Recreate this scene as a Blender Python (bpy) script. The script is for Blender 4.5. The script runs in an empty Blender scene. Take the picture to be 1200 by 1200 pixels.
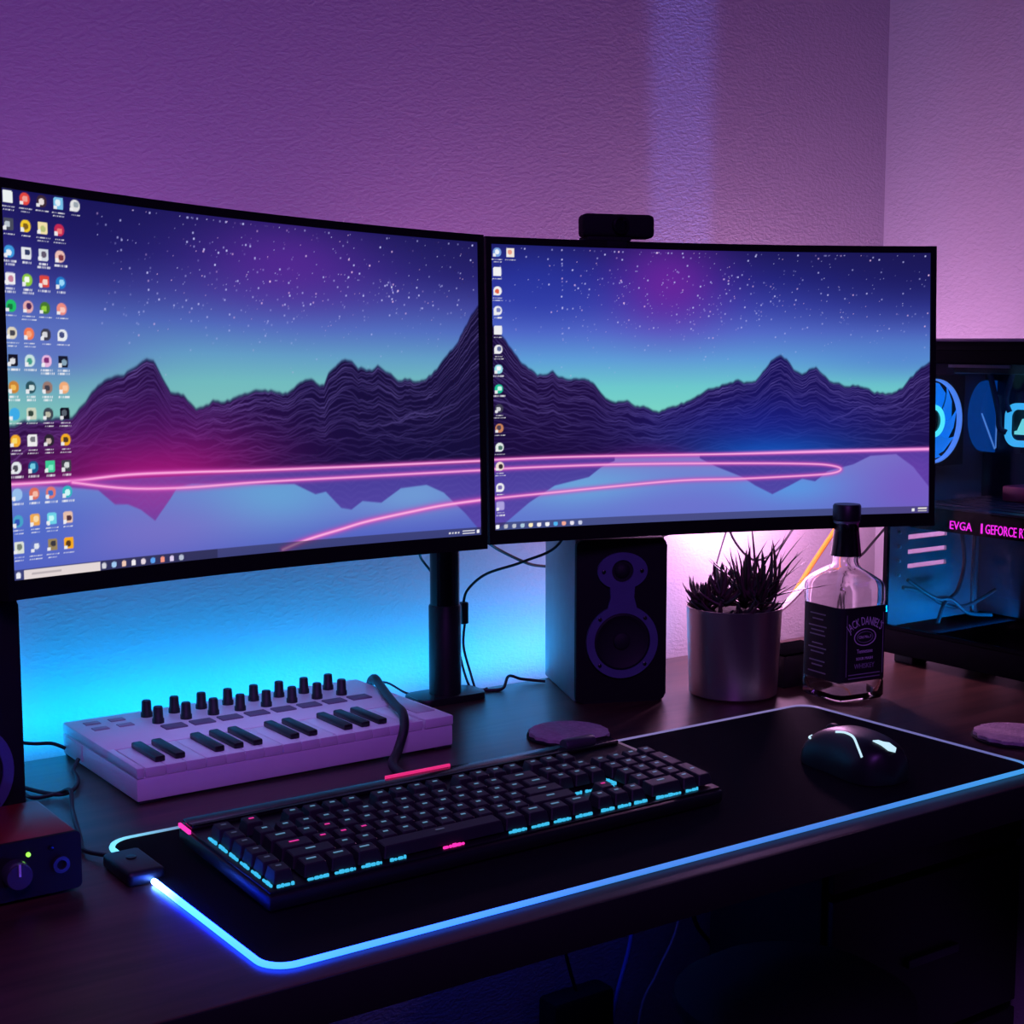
import bpy, bmesh, math, random
import numpy as np
from mathutils import Vector, Matrix, Euler

C = bpy.context.scene.collection
SC = bpy.context.scene
DESK = 0.75                      # height of the worktop; everything is built with the worktop at z=0 and lifted at the end

# ------------------------------------------------------------------ camera
cam_d = bpy.data.cameras.new('camera')
cam = bpy.data.objects.new('camera', cam_d); C.objects.link(cam)
PSI, PIT = 0.6140518, 0.1140412
fw = Vector((math.sin(PSI)*math.cos(PIT), math.cos(PSI)*math.cos(PIT), -math.sin(PIT)))
rt = Vector((math.cos(PSI), -math.sin(PSI), 0)); up = rt.cross(fw)
cam.matrix_world = Matrix(((rt.x, up.x, -fw.x, -0.402979), (rt.y, up.y, -fw.y, -0.841368), (rt.z, up.z, -fw.z, 0.405049), (0, 0, 0, 1)))
cam_d.sensor_fit = 'HORIZONTAL'; cam_d.sensor_width = 36; cam_d.lens = 36*1750/1200
cam_d.clip_start = 0.02; cam_d.clip_end = 50
SC.camera = cam

# ------------------------------------------------------------------ view + world
SC.view_settings.view_transform = 'Standard'; SC.view_settings.look = 'None'
SC.view_settings.gamma = 1; SC.view_settings.exposure = 0; SC.view_settings.use_curve_mapping = False
w = bpy.data.worlds.new('night_room'); SC.world = w; w.use_nodes = True
w.node_tree.nodes['Background'].inputs[0].default_value = (0.18, 0.07, 0.60, 1)
w.node_tree.nodes['Background'].inputs[1].default_value = 0.022

# ------------------------------------------------------------------ large lights (LED strip, lamps behind the screens, room light, added fills)
def area(name, loc, target, sx, sy, color, power, spread=180):
    d = bpy.data.lights.new(name, 'AREA'); d.shape = 'RECTANGLE'; d.size = sx; d.size_y = sy
    d.color = color; d.energy = power; d.spread = math.radians(spread)
    o = bpy.data.objects.new(name, d); C.objects.link(o); o.location = loc
    o.rotation_euler = (Vector(target)-Vector(loc)).to_track_quat('-Z', 'Y').to_euler()
    return o
def bulb(name, loc, color, power, radius=0.03):
    d = bpy.data.lights.new(name, 'POINT'); d.color = color; d.energy = power; d.shadow_soft_size = radius
    o = bpy.data.objects.new(name, d); C.objects.link(o); o.location = loc; return o
area('cyan_strip_light', (0.29, 0.604, -0.004), (0.29, 0.640, 0.06), 1.14, 0.010, (0.0, 0.39, 1.0), 1.75)
area('cyan_strip_spill', (0.31, 0.606, -0.036), (0.31, 0.66, -0.3), 1.0, 0.010, (0.02, 0.05, 1.0), 0.7)  # added downward lamp for the strip's spill below the desk
bulb('pink_lamp_light', (1.00, 0.545, 0.218), (1.0, 0.45, 0.92), 4.2, 0.03)
area('violet_lamp_light', (0.10, 0.46, 0.36), (0.08, 0.66, 0.50), 0.30, 0.06, (0.85, 0.20, 0.95), 0.26)
area('violet_lamp_light_middle', (0.55, 0.50, 0.40), (0.57, 0.66, 0.62), 0.30, 0.04, (0.95, 0.24, 0.85), 0.14)
sl = area('added_blue_band_light', (0.927, 0.575, 0.25), (0.927, 0.66, 1.25), 0.105, 0.09, (0.12, 0.2, 1.0), 0.030, 6)  # added narrow beam that makes the blue band on the wall
_d = Vector((0, 0.17, 1.0)).normalized(); _z = -_d; _x = Vector((1, 0, 0)); _y = _z.cross(_x)
sl.matrix_world = Matrix(((_x.x, _y.x, _z.x, 0.927), (_x.y, _y.y, _z.y, 0.575), (_x.z, _y.z, _z.z, 0.25), (0, 0, 0, 1)))
area('added_music_keyboard_fill', (0.22, 0.450, 0.235), (0.22, 0.460, 0.0), 0.30, 0.05, (0.34, 0.36, 1.0), 0.11, 110)  # added fill behind the left monitor, brightens the music keyboard
area('room_violet_light', (-0.5, -1.3, 1.5), (0.25, 0.35, 0.0), 0.6, 0.5, (0.46, 0.12, 1.0), 3.5, 90)

# ------------------------------------------------------------------ materials
def srgb(r, g, b):
    f = lambda c: (c/255/12.92) if c/255 <= 0.04045 else ((c/255+0.055)/1.055)**2.4
    return (f(r), f(g), f(b), 1)
MAT = {}
def mat(name, col, rough=0.5, metal=0.0, spec=0.5, emit=None, es=1.0, noise=0.12, nscale=60, bump=0.0, bscale=200, coat=0.0):
    if name in MAT: return MAT[name]
    m = bpy.data.materials.new(name); m.use_nodes = True; nt = m.node_tree; b = nt.nodes['Principled BSDF']
    b.inputs['Roughness'].default_value = rough; b.inputs['Metallic'].default_value = metal
    b.inputs['Specular IOR Level'].default_value = spec; b.inputs['Coat Weight'].default_value = coat
    tc = nt.nodes.new('ShaderNodeTexCoord'); n = nt.nodes.new('ShaderNodeTexNoise'); n.inputs['Scale'].default_value = nscale
    n.inputs['Detail'].default_value = 4
    nt.links.new(tc.outputs['Object'], n.inputs['Vector'])
    mx = nt.nodes.new('ShaderNodeMix'); mx.data_type = 'RGBA'
    c = col if len(col) == 4 else (*col, 1)
    mx.inputs[6].default_value = tuple(x*(1-noise) for x in c[:3])+(1,); mx.inputs[7].default_value = tuple(min(1, x*(1+noise)) for x in c[:3])+(1,)
    nt.links.new(n.outputs['Fac'], mx.inputs[0]); nt.links.new(mx.outputs[2], b.inputs['Base Color'])
    if emit:
        b.inputs['Emission Color'].default_value = emit if len(emit) == 4 else (*emit, 1); b.inputs['Emission Strength'].default_value = es
    if bump:
        n2 = nt.nodes.new('ShaderNodeTexNoise'); n2.inputs['Scale'].default_value = bscale; n2.inputs['Detail'].default_value = 3
        nt.links.new(tc.outputs['Object'], n2.inputs['Vector'])
        bp = nt.nodes.new('ShaderNodeBump'); bp.inputs['Strength'].default_value = bump; bp.inputs['Distance'].default_value = 0.004
        nt.links.new(n2.outputs['Fac'], bp.inputs['Height']); nt.links.new(bp.outputs['Normal'], b.inputs['Normal'])
    MAT[name] = m; return m

def attr_emit(name, strength, rough=0.35, base=(0.01, 0.01, 0.012, 1)):
    m = bpy.data.materials.new(name); m.use_nodes = True; nt = m.node_tree; b = nt.nodes['Principled BSDF']
    a = nt.nodes.new('ShaderNodeAttribute'); a.attribute_name = 'col'
    b.inputs['Base Color'].default_value = base; b.inputs['Roughness'].default_value = rough
    nt.links.new(a.outputs['Color'], b.inputs['Emission Color']); b.inputs['Emission Strength'].default_value = strength
    MAT[name] = m; return m

def wall_mat():
    m = bpy.data.materials.new('orange_peel_plaster'); m.use_nodes = True; nt = m.node_tree; b = nt.nodes['Principled BSDF']
    b.inputs['Base Color'].default_value = (0.66, 0.63, 0.66, 1); b.inputs['Roughness'].default_value = 0.75
    tc = nt.nodes.new('ShaderNodeTexCoord')
    mp = nt.nodes.new('ShaderNodeMapping'); mp.inputs['Scale'].default_value = (1, 1, 1.7)
    nt.links.new(tc.outputs['Object'], mp.inputs['Vector'])
    n = nt.nodes.new('ShaderNodeTexNoise'); n.inputs['Scale'].default_value = 150; n.inputs['Detail'].default_value = 4; n.inputs['Distortion'].default_value = 0.4
    nt.links.new(mp.outputs['Vector'], n.inputs['Vector'])
    r = nt.nodes.new('ShaderNodeValToRGB'); r.color_ramp.elements[0].position = 0.38; r.color_ramp.elements[1].position = 0.66
    nt.links.new(n.outputs['Fac'], r.inputs[0])
    bp = nt.nodes.new('ShaderNodeBump'); bp.inputs['Strength'].default_value = 0.28; bp.inputs['Distance'].default_value = 0.0012
    nt.links.new(r.outputs['Color'], bp.inputs['Height']); nt.links.new(bp.outputs['Normal'], b.inputs['Normal'])
    return m

def wood_mat():
    m = bpy.data.materials.new('dark_walnut'); m.use_nodes = True; nt = m.node_tree; b = nt.nodes['Principled BSDF']
    tc = nt.nodes.new('ShaderNodeTexCoord'); mp = nt.nodes.new('ShaderNodeMapping'); mp.inputs['Scale'].default_value = (1.2, 14, 14)
    nt.links.new(tc.outputs['Object'], mp.inputs['Vector'])
    n = nt.nodes.new('ShaderNodeTexNoise'); n.inputs['Scale'].default_value = 3.2; n.inputs['Detail'].default_value = 8; n.inputs['Distortion'].default_value = 1.2
    nt.links.new(mp.outputs['Vector'], n.inputs['Vector'])
    r = nt.nodes.new('ShaderNodeValToRGB')
    r.color_ramp.elements[0].position = 0.3; r.color_ramp.elements[0].color = srgb(46, 28, 24)
    r.color_ramp.elements[1].position = 0.75; r.color_ramp.elements[1].color = srgb(88, 58, 48)
    nt.links.new(n.outputs['Fac'], r.inputs[0]); nt.links.new(r.outputs['Color'], b.inputs['Base Color'])
    b.inputs['Roughness'].default_value = 0.36
    bp = nt.nodes.new('ShaderNodeBump'); bp.inputs['Strength'].default_value = 0.12; bp.inputs['Distance'].default_value = 0.001
    nt.links.new(n.outputs['Fac'], bp.inputs['Height']); nt.links.new(bp.outputs['Normal'], b.inputs['Normal'])
    return m

def pane_mat(name, tint=(1, 1, 1, 1), rough=0.02):
    m = bpy.data.materials.new(name); m.use_nodes = True; nt = m.node_tree
    for n in list(nt.nodes): nt.nodes.remove(n)
    o = nt.nodes.new('ShaderNodeOutputMaterial'); t = nt.nodes.new('ShaderNodeBsdfTransparent'); t.inputs[0].default_value = tint
    g = nt.nodes.new('ShaderNodeBsdfGlossy'); g.inputs['Roughness'].default_value = rough
    f = nt.nodes.new('ShaderNodeFresnel'); f.inputs[0].default_value = 1.22
    x = nt.nodes.new('ShaderNodeMixShader')
    nt.links.new(f.outputs[0], x.inputs[0]); nt.links.new(t.outputs[0], x.inputs[1]); nt.links.new(g.outputs[0], x.inputs[2]); nt.links.new(x.outputs[0], o.inputs[0])
    MAT[name] = m; return m

def glass_mat():
    m = bpy.data.materials.new('clear_glass'); m.use_nodes = True; b = m.node_tree.nodes['Principled BSDF']
    b.inputs['Base Color'].default_value = (0.97, 0.96, 0.98, 1); b.inputs['Transmission Weight'].default_value = 1
    b.inputs['Roughness'].default_value = 0.03; b.inputs['IOR'].default_value = 1.46
    MAT['clear_glass'] = m; return m

BLACK = mat('black_plastic', (0.008, 0.008, 0.010), 0.42)
BLACKG = mat('black_gloss', (0.006, 0.006, 0.008), 0.18)
BLACKM = mat('black_matte', (0.010, 0.010, 0.012), 0.8, spec=0.2)
BEZEL = mat('bezel_black', (0.004, 0.004, 0.005), 0.6, spec=0.2)
RUBBER = mat('cable_rubber', (0.010, 0.010, 0.013), 0.55)
WHITEP = mat('white_plastic', (0.84, 0.82, 0.84), 0.45, noise=0.03)
WHITEK = mat('white_key_plastic', (0.87, 0.85, 0.87), 0.35, noise=0.03)
KNOB = mat('knob_charcoal', (0.018, 0.018, 0.025), 0.5)
PAD = mat('pad_rubber', (0.16, 0.15, 0.20), 0.7)
STEEL = mat('brushed_steel', (0.55, 0.53, 0.54), 0.35, metal=0.9, noise=0.1, nscale=30)
DARKSTEEL = mat('dark_steel', (0.10, 0.10, 0.12), 0.4, metal=0.7)
RED = mat('red_metal', (0.30, 0.006, 0.012), 0.35, metal=0.3)
CLOTH = mat('mat_cloth', (0.0065, 0.0065, 0.009), 0.95, spec=0.08, bump=0.3, bscale=1500)
WALL = wall_mat(); WOOD = wood_mat(); GLASS = glass_mat()
PANE = pane_mat('tinted_pane', (0.82, 0.82, 0.86, 1))

# ------------------------------------------------------------------ mesh helpers
def bm_new(): return bmesh.new()
def _bevel(bm, verts, w, seg=2):
    if w <= 0: return
    vs = set(verts); es = [e for e in bm.edges if e.verts[0] in vs and e.verts[1] in vs]
    bmesh.ops.bevel(bm, geom=es, offset=w, segments=seg, profile=0.5, affect='EDGES', clamp_overlap=True)
def box(bm, c, s, bev=0.0, M=None, seg=2, mi=0):
    x, y, z = c; a, b, d = s[0]/2, s[1]/2, s[2]/2
    n0 = len(bm.faces)
    old = set(bm.faces)
    vs = [bm.verts.new((x+i*a, y+j*b, z+k*d)) for k in (-1, 1) for j in (-1, 1) for i in (-1, 1)]
    for f in ((0, 2, 3, 1), (4, 5, 7, 6), (0, 1, 5, 4), (2, 6, 7, 3), (0, 4, 6, 2), (1, 3, 7, 5)): bm.faces.new([vs[i] for i in f])
    _bevel(bm, vs, bev, seg)
    new = [f for f in bm.faces if f not in old]
    if mi:
        for f in new: f.material_index = mi
    if M is not None:
        bmesh.ops.transform(bm, matrix=M, verts=list({v for f in new for v in f.verts}))
    return new
def lathe(bm, prof, n=32, c=(0, 0, 0), M=None, closed=True, mi=0):
    rings = []
    for r, z in prof:
        if r < 1e-6: rings.append([bm.verts.new((0, 0, z))])
        else: rings.append([bm.verts.new((r*math.cos(2*math.pi*i/n), r*math.sin(2*math.pi*i/n), z)) for i in range(n)])
    fs = []
    for a, b in zip(rings[:-1], rings[1:]):
        for i in range(n):
            j = (i+1) % n
            if len(a) == 1 and len(b) == 1: continue
            if len(a) == 1: fs.append(bm.faces.new((a[0], b[i], b[j])))
            elif len(b) == 1: fs.append(bm.faces.new((a[i], a[j], b[0])))
            else: fs.append(bm.faces.new((a[i], a[j], b[j], b[i])))
    if closed:
        if len(rings[0]) > 1: fs.append(bm.faces.new(list(reversed(rings[0]))))
        if len(rings[-1]) > 1: fs.append(bm.faces.new(rings[-1]))
    for f in fs: f.material_index = mi
    vs = [v for r in rings for v in r]
    T = Matrix.Translation(c)
    bmesh.ops.transform(bm, matrix=T @ (M if M is not None else Matrix()), verts=vs)
    return vs
def smooth_path(pts, k=6):
    pts = [Vector(p) for p in pts]; out = []
    for i in range(len(pts)-1):
        p0 = pts[max(i-1, 0)]; p1 = pts[i]; p2 = pts[i+1]; p3 = pts[min(i+2, len(pts)-1)]
        for j in range(k):
            t = j/k
            out.append(0.5*((2*p1)+(-p0+p2)*t+(2*p0-5*p1+4*p2-p3)*t*t+(-p0+3*p1-3*p2+p3)*t**3))
    out.append(pts[-1]); return out
def tube(bm, pts, r, n=8, k=6, flat=1.0, closed=False):
    P = smooth_path(pts, k) if k > 1 else [Vector(p) for p in pts]
    rings = []; prev = None
    for i, p in enumerate(P):
        if closed: t = P[(i+1) % len(P)]-P[i-1]
        else: t = P[min(i+1, len(P)-1)]-P[max(i-1, 0)]
        t.normalize()
        a = prev if prev is not None else (Vector((0, 0, 1)) if abs(t.z) < 0.9 else Vector((1, 0, 0)))
        a = (a-t*a.dot(t)).normalized(); b = t.cross(a); prev = a
        rr = r(i/(len(P)-1)) if callable(r) else r
        rings.append([bm.verts.new(p+a*rr*flat*math.cos(2*math.pi*q/n)+b*rr*math.sin(2*math.pi*q/n)) for q in range(n)])
    m = len(rings)
    for i in range(m if closed else m-1):
        A, B = rings[i], rings[(i+1) % m]
        for q in range(n): bm.faces.new((A[q], A[(q+1) % n], B[(q+1) % n], B[q]))
    if not closed: bm.faces.new(list(reversed(rings[0]))); bm.faces.new(rings[-1])
    return P
def prism(bm, poly, z0, z1, M=None, bev=0.0):
    lo = [bm.verts.new((x, y, z0)) for x, y in poly]; hi = [bm.verts.new((x, y, z1)) for x, y in poly]
    n = len(poly)
    bm.faces.new(list(reversed(lo))); bm.faces.new(hi)
    for i in range(n): bm.faces.new((lo[i], lo[(i+1) % n], hi[(i+1) % n], hi[i]))
    if bev: 
        es = [e for e in bm.edges if e.verts[0] in hi and e.verts[1] in hi]
        bmesh.ops.bevel(bm, geom=es, offset=bev, segments=2, profile=0.5, affect='EDGES', clamp_overlap=True)
    if M is not None: bmesh.ops.transform(bm, matrix=M, verts=bm.verts)
def rrect(w, h, r, n=6, cx=0, cy=0):
    out = []
    for sx, sy, a0 in ((1, 1, 0), (-1, 1, 90), (-1, -1, 180), (1, -1, 270)):
        for i in range(n+1):
            a = math.radians(a0+90*i/n); out.append((cx+sx*(w/2-r)+r*math.cos(a), cy+sy*(h/2-r)+r*math.sin(a)))
    return out
def ring_prism(bm, outer, inner, z0, z1, M=None):
    n = len(outer)
    V = [[bm.verts.new((x, y, z)) for x, y in L] for L, z in ((outer, z0), (outer, z1), (inner, z1), (inner, z0))]
    for a in range(4):
        A, B = V[a], V[(a+1) % 4]
        for i in range(n): bm.faces.new((A[i], A[(i+1) % n], B[(i+1) % n], B[i]))
    if M is not None: bmesh.ops.transform(bm, matrix=M, verts=[v for L in V for v in L])
def circ(r, n=40, cx=0, cy=0, sy=1.0): return [(cx+r*math.cos(2*math.pi*i/n), cy+sy*r*math.sin(2*math.pi*i/n)) for i in range(n)]
def obj(name, bm, m, parent=None, smooth=True, angle=40):
    me = bpy.data.meshes.new(name)
    bmesh.ops.recalc_face_normals(bm, faces=bm.faces)
    bm.to_mesh(me); bm.free()
    for x in (m if isinstance(m, (list, tuple)) else [m]): me.materials.append(x)
    if smooth:
        me.polygons.foreach_set('use_smooth', [True]*len(me.polygons))
        try: me.set_sharp_from_angle(angle=math.radians(angle))
        except Exception: pass
    o = bpy.data.objects.new(name, me); C.objects.link(o)
    if parent: o.parent = parent
    return o
def share(src, parent, loc=None, rot=None, name=None):
    o = src.copy(); C.objects.link(o); o.parent = parent
    if loc is not None: o.location = loc
    if rot is not None: o.rotation_euler = rot
    return o
def tag(o, label, cat, group=None):
    o['label'] = label; o['category'] = cat; o['kind'] = 'thing'
    if group: o['group'] = group
    return o
def thing(name, label, cat, loc=(0, 0, 0), rotz=0, group=None):
    o = bpy.data.objects.new(name, None); C.objects.link(o); o.location = loc; o.rotation_euler = (0, 0, rotz); o.empty_display_size = 0.02
    return tag(o, label, cat, group)
def struct(o): o['kind'] = 'structure'; return o
def text_bm(s, size, depth=0.0002, align='CENTER', warp=None, sx=1.0):
    cu = bpy.data.curves.new('lettering', 'FONT'); cu.body = s; cu.size = size; cu.align_x = align; cu.align_y = 'CENTER'; cu.extrude = depth; cu.resolution_u = 2
    t = bpy.data.objects.new('lettering', cu); C.objects.link(t)
    me = bpy.data.meshes.new_from_object(t.evaluated_get(bpy.context.evaluated_depsgraph_get()))
    bm = bmesh.new(); bm.from_mesh(me)
    bpy.data.objects.remove(t); bpy.data.curves.remove(cu); bpy.data.meshes.remove(me)
    for v in bm.verts:
        v.co.x *= sx
        if warp: v.co = Vector(warp(v.co.x, v.co.y, v.co.z))
    return bm
RX90 = Matrix.Rotation(math.pi/2, 4, 'X')          # local XY plane -> world XZ, normal to -Y
FACE_LEFT = Matrix(((0, 0, -1, 0), (-1, 0, 0, 0), (0, 1, 0, 0), (0, 0, 0, 1)))   # local X -> -Y, local Y -> Z, normal -> -X

# ================================================================== ROOM
WY, WX = 0.660, 1.322
def slab(name, c, s, m):
    bm = bm_new(); box(bm, c, s); return struct(obj(name, bm, m, smooth=False))
slab('wall_back', ((WX-1.6)/2+0.05, WY+0.05, 0.45), (WX+1.6+0.1, 0.10, 2.4), WALL)
slab('wall_right', (WX+0.05, (WY-2.6)/2, 0.45), (0.10, WY+2.6, 2.4), WALL)
slab('floor', (-0.15, -1.0, -0.80), (3.2, 3.6, 0.10), mat('dark_carpet', (0.02, 0.018, 0.022), 0.95, bump=0.4, bscale=400))
slab('baseboard_back', (0.25, WY-0.006, -0.71), (2.0, 0.012, 0.08), mat('baseboard_paint', (0.5, 0.48, 0.5), 0.5))

# ================================================================== DESK
desk = thing('desk', 'dark walnut desk carrying the monitors, keyboards and mouse mat', 'desk', (0, 0, 0))
bm = bm_new(); box(bm, (0.365, 0.281, -0.0155), (1.79, 0.608, 0.031), 0.002); obj('desktop', bm, WOOD, desk, angle=30)
bm = bm_new(); box(bm, (0.365, -0.0241, -0.0156), (1.79, 0.0022, 0.0308), 0.0005); obj('dark_edge_strip', bm, BLACKM, desk, angle=30)  # black strip added over the front edge to keep it dark
bm = bm_new(); box(bm, (0, 0, 0), (0.05, 0.05, 0.719), 0.003); leg = obj('leg', bm, DARKSTEEL, desk); leg.location = (-0.46, 0.04, -0.3905)
share(leg, desk, (-0.46, 0.52, -0.3905))
bm = bm_new(); box(bm, (0.14, 0.52, -0.061), (1.15, 0.03, 0.06), 0.002); obj('cross_rail', bm, DARKSTEEL, desk)
bm = bm_new(); box(bm, (1.120, 0.485, -0.390), (0.386, 0.20, 0.718), 0.003); obj('pedestal', bm, BLACKM, desk)
bm = bm_new(); box(bm, (0, 0, 0), (0.370, 0.012, 0.22), 0.002); dr = obj('drawer', bm, BLACK, desk); dr.location = (1.120, 0.379, -0.62)
bm = bm_new(); box(bm, (0, -0.010, 0), (0.10, 0.008, 0.012), 0.002); hd = obj('handle', bm, DARKSTEEL, dr)
bm2 = bm_new(); box(bm2, (1.035, 0.621, -0.026), (0.47, 0.068, 0.006), 0.001); obj('light_block_board', bm2, BLACKM, desk)  # unseen board added to block pink light falling behind the desk
for z in (-0.39, -0.16):
    d2 = share(dr, desk, (1.120, 0.379, z)); share(hd, d2)

# LED strip stuck behind the desk
strip = thing('led_strip', 'cyan glowing light strip along the back edge of the desk', 'light strip', (0.31, 0.5925, -0.012))
bm = bm_new(); box(bm, (0, 0, 0), (1.0, 0.004, 0.006)); obj('strip_backing', bm, mat('strip_white', (0.6, 0.6, 0.6), 0.5), strip)
bm = bm_new()
for i in range(60): box(bm, (-0.49+i*0.0166, 0.0, 0.0040), (0.005, 0.003, 0.0018))
o = obj('diodes', bm, mat('diode_cyan', (0.1, 0.3, 0.4), 0.4, emit=(0, 0.5, 1), es=4), strip, smooth=False); o['kind'] = 'stuff'

# ================================================================== SCREEN PICTURES
SW, SH = 0.531, 0.531*9/16
GX, GY = 640, 360
UU, VV = np.meshgrid(np.linspace(0, 1, GX), np.linspace(0, 1, GY))      # v=0 bottom
ASP = SW/SH
def lin(c):
    c = np.asarray(c, float)/255; return np.where(c <= 0.04045, c/12.92, ((c+0.055)/1.055)**2.4)
def ramp(x, stops):
    xs = [s[0] for s in stops]; cs = np.array([s[1] for s in stops], float)
    return np.stack([np.interp(x, xs, cs[:, k]) for k in range(3)], -1)
def over(img, col, a): 
    a = np.clip(a, 0, 1)[..., None]; img[:] = img*(1-a)+np.asarray(col, float)*a
def gauss(u, v, su, sv): return np.exp(-((UU-u)/su)**2-((VV-v)/sv)**2)
def vnoise(seed, n):
    r = np.random.RandomState(seed); return np.interp(np.linspace(0, 1, GX), np.linspace(0, 1, n), r.uniform(-1, 1, n))
def segdist(pts):
    d = np.full(UU.shape, 9.0)
    P = [Vector((a*ASP, b, 0)) for a, b in pts]
    P = smooth_path(P, 6)
    X = UU*ASP
    for a, b in zip(P[:-1], P[1:]):
        dx, dy = b.x-a.x, b.y-a.y; L = dx*dx+dy*dy+1e-12
        t = np.clip(((X-a.x)*dx+(VV-a.y)*dy)/L, 0, 1)
        d = np.minimum(d, np.hypot(X-a.x-t*dx, VV-a.y-t*dy))
    return d
ridL = [(-0.0209, 0.3869), (0.0018, 0.3907), (0.0326, 0.4054), (0.0793, 0.4112), (0.1189, 0.4152), (0.1439, 0.4561), (0.1692, 0.5024), (0.1941, 0.5191), (0.2191, 0.5314), (0.2395, 0.5509), (0.2653, 0.5779), (0.2787, 0.5713), (0.295, 0.5286), (0.3114, 0.4853), (0.3372, 0.4782), (0.349, 0.4561), (0.3627, 0.4339), (0.3894, 0.4486), (0.3985, 0.4611), (0.4252, 0.456), (0.4893, 0.4944), (0.5076, 0.492), (0.5352, 0.4844), (0.5575, 0.4793), (0.5727, 0.4978), (0.5861, 0.5137), (0.6108, 0.5273), (0.6295, 0.5089), (0.639, 0.5064), (0.6491, 0.5413), (0.6687, 0.574), (0.6881, 0.588), (0.7035, 0.5858), (0.7168, 0.5644), (0.7363, 0.5594), (0.748, 0.5596), (0.7619, 0.571), (0.7852, 0.5493), (0.8087, 0.5274), (0.8346, 0.5278), (0.8585, 0.5196), (0.8849, 0.5426), (0.9054, 0.5743), (0.9261, 0.6148), (0.9509, 0.6558), (0.9635, 0.6966), (0.9718, 0.7114), (0.9844, 0.7496), (0.999, 0.7823)]
refL = [(0.0, 0.2484), (0.115, 0.2284), (0.1633, 0.2175), (0.1954, 0.1747), (0.2204, 0.1723), (0.2453, 0.1554), (0.2736, 0.1211), (0.3058, 0.1811), (0.3202, 0.2117), (0.3501, 0.2192), (0.4847, 0.2089), (0.5684, 0.2027), (0.6152, 0.1671), (0.6383, 0.1733), (0.6723, 0.1189), (0.6955, 0.1112), (0.7212, 0.1365), (0.7644, 0.1272), (0.8106, 0.1712), (0.871, 0.1782), (0.9113, 0.1495), (0.9618, 0.0756), (0.9963, 0.0136)]
tr1L = [(-0.0196, 0.2484), (0.1154, 0.249), (0.2221, 0.2576), (0.342, 0.2568), (0.4854, 0.2528), (0.7324, 0.2516), (1.02, 0.2547)]
tr2L = [(0.1153, 0.2444), (0.2213, 0.2197), (0.3412, 0.2125), (0.4849, 0.2167), (0.732, 0.2185), (1.02, 0.2224)]
tr3L = [(1.02, 0.1216), (0.9109, 0.1091), (0.8298, 0.0933), (0.7302, 0.072), (0.6714, 0.0535), (0.6134, 0.0357), (0.5751, 0.0216), (0.54, 0.005)]
ridR = [(0.0002, 0.7164), (0.0113, 0.6988), (0.0262, 0.6694), (0.0449, 0.6338), (0.0674, 0.5829), (0.1015, 0.5436), (0.1206, 0.5434), (0.1361, 0.5555), (0.1494, 0.5341), (0.1783, 0.5247), (0.217, 0.5242), (0.2304, 0.5056), (0.2554, 0.4558), (0.2787, 0.4398), (0.3041, 0.4486), (0.3236, 0.4263), (0.3431, 0.4259), (0.3627, 0.4066), (0.3764, 0.4031), (0.402, 0.4213), (0.4256, 0.4302), (0.4512, 0.4455), (0.4906, 0.4891), (0.5103, 0.4919), (0.5596, 0.5166), (0.5734, 0.5068), (0.599, 0.5096), (0.6148, 0.5446), (0.6345, 0.5861), (0.6581, 0.6083), (0.6719, 0.5953), (0.6877, 0.5533), (0.7074, 0.5401), (0.7271, 0.556), (0.7389, 0.5656), (0.7527, 0.5427), (0.7705, 0.51), (0.806, 0.4931), (0.8453, 0.4891), (0.8748, 0.4657), (0.914, 0.4583), (0.9393, 0.484), (0.9529, 0.5133), (0.9781, 0.5522), (0.9993, 0.5814)]
refR = [(-0.0022, -0.0104), (0.0248, 0.0205), (0.079, 0.089), (0.1373, 0.1462), (0.215, 0.1724), (0.2445, 0.208), (0.2739, 0.2284), (0.2741, 0.25), (0.4704, 0.25), (0.4705, 0.2288), (0.5099, 0.1951), (0.5693, 0.1537), (0.599, 0.12), (0.6386, 0.0855), (0.6783, 0.1161), (0.7079, 0.1409), (0.7377, 0.1298), (0.7673, 0.1678), (0.8265, 0.1918), (0.8658, 0.2232), (0.9247, 0.2279), (0.9642, 0.177), (1.0018, 0.0961)]
tr1R = [(-0.02, 0.2485), (0.1379, 0.2505), (0.3033, 0.2489), (0.5495, 0.2447), (0.7868, 0.2456), (1.02, 0.2486)]
tr2R = [(-0.02, 0.2155), (0.1184, 0.2178), (0.3032, 0.2176), (0.5693, 0.2085), (0.7079, 0.2012), (0.7672, 0.194), (0.7969, 0.1797), (0.7831, 0.1639), (0.7277, 0.1564), (0.5693, 0.1505), (0.4308, 0.151), (0.2734, 0.1378), (0.1371, 0.1247), (0.0408, 0.1162), (-0.02, 0.1104)]
SHORE = 0.249
def spot(img, u, v, ru, rv, col, a=1.0, p=4):
    d = (np.abs((UU-u)/ru)**p+np.abs((VV-v)/rv)**p); over(img, col, np.clip((1.25-d)*3, 0, 1)*a)
def rectp(img, u0, v0, u1, v1, col, a=1.0):
    over(img, col, ((UU >= u0) & (UU <= u1) & (VV >= v0) & (VV <= v1))*a)
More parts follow.
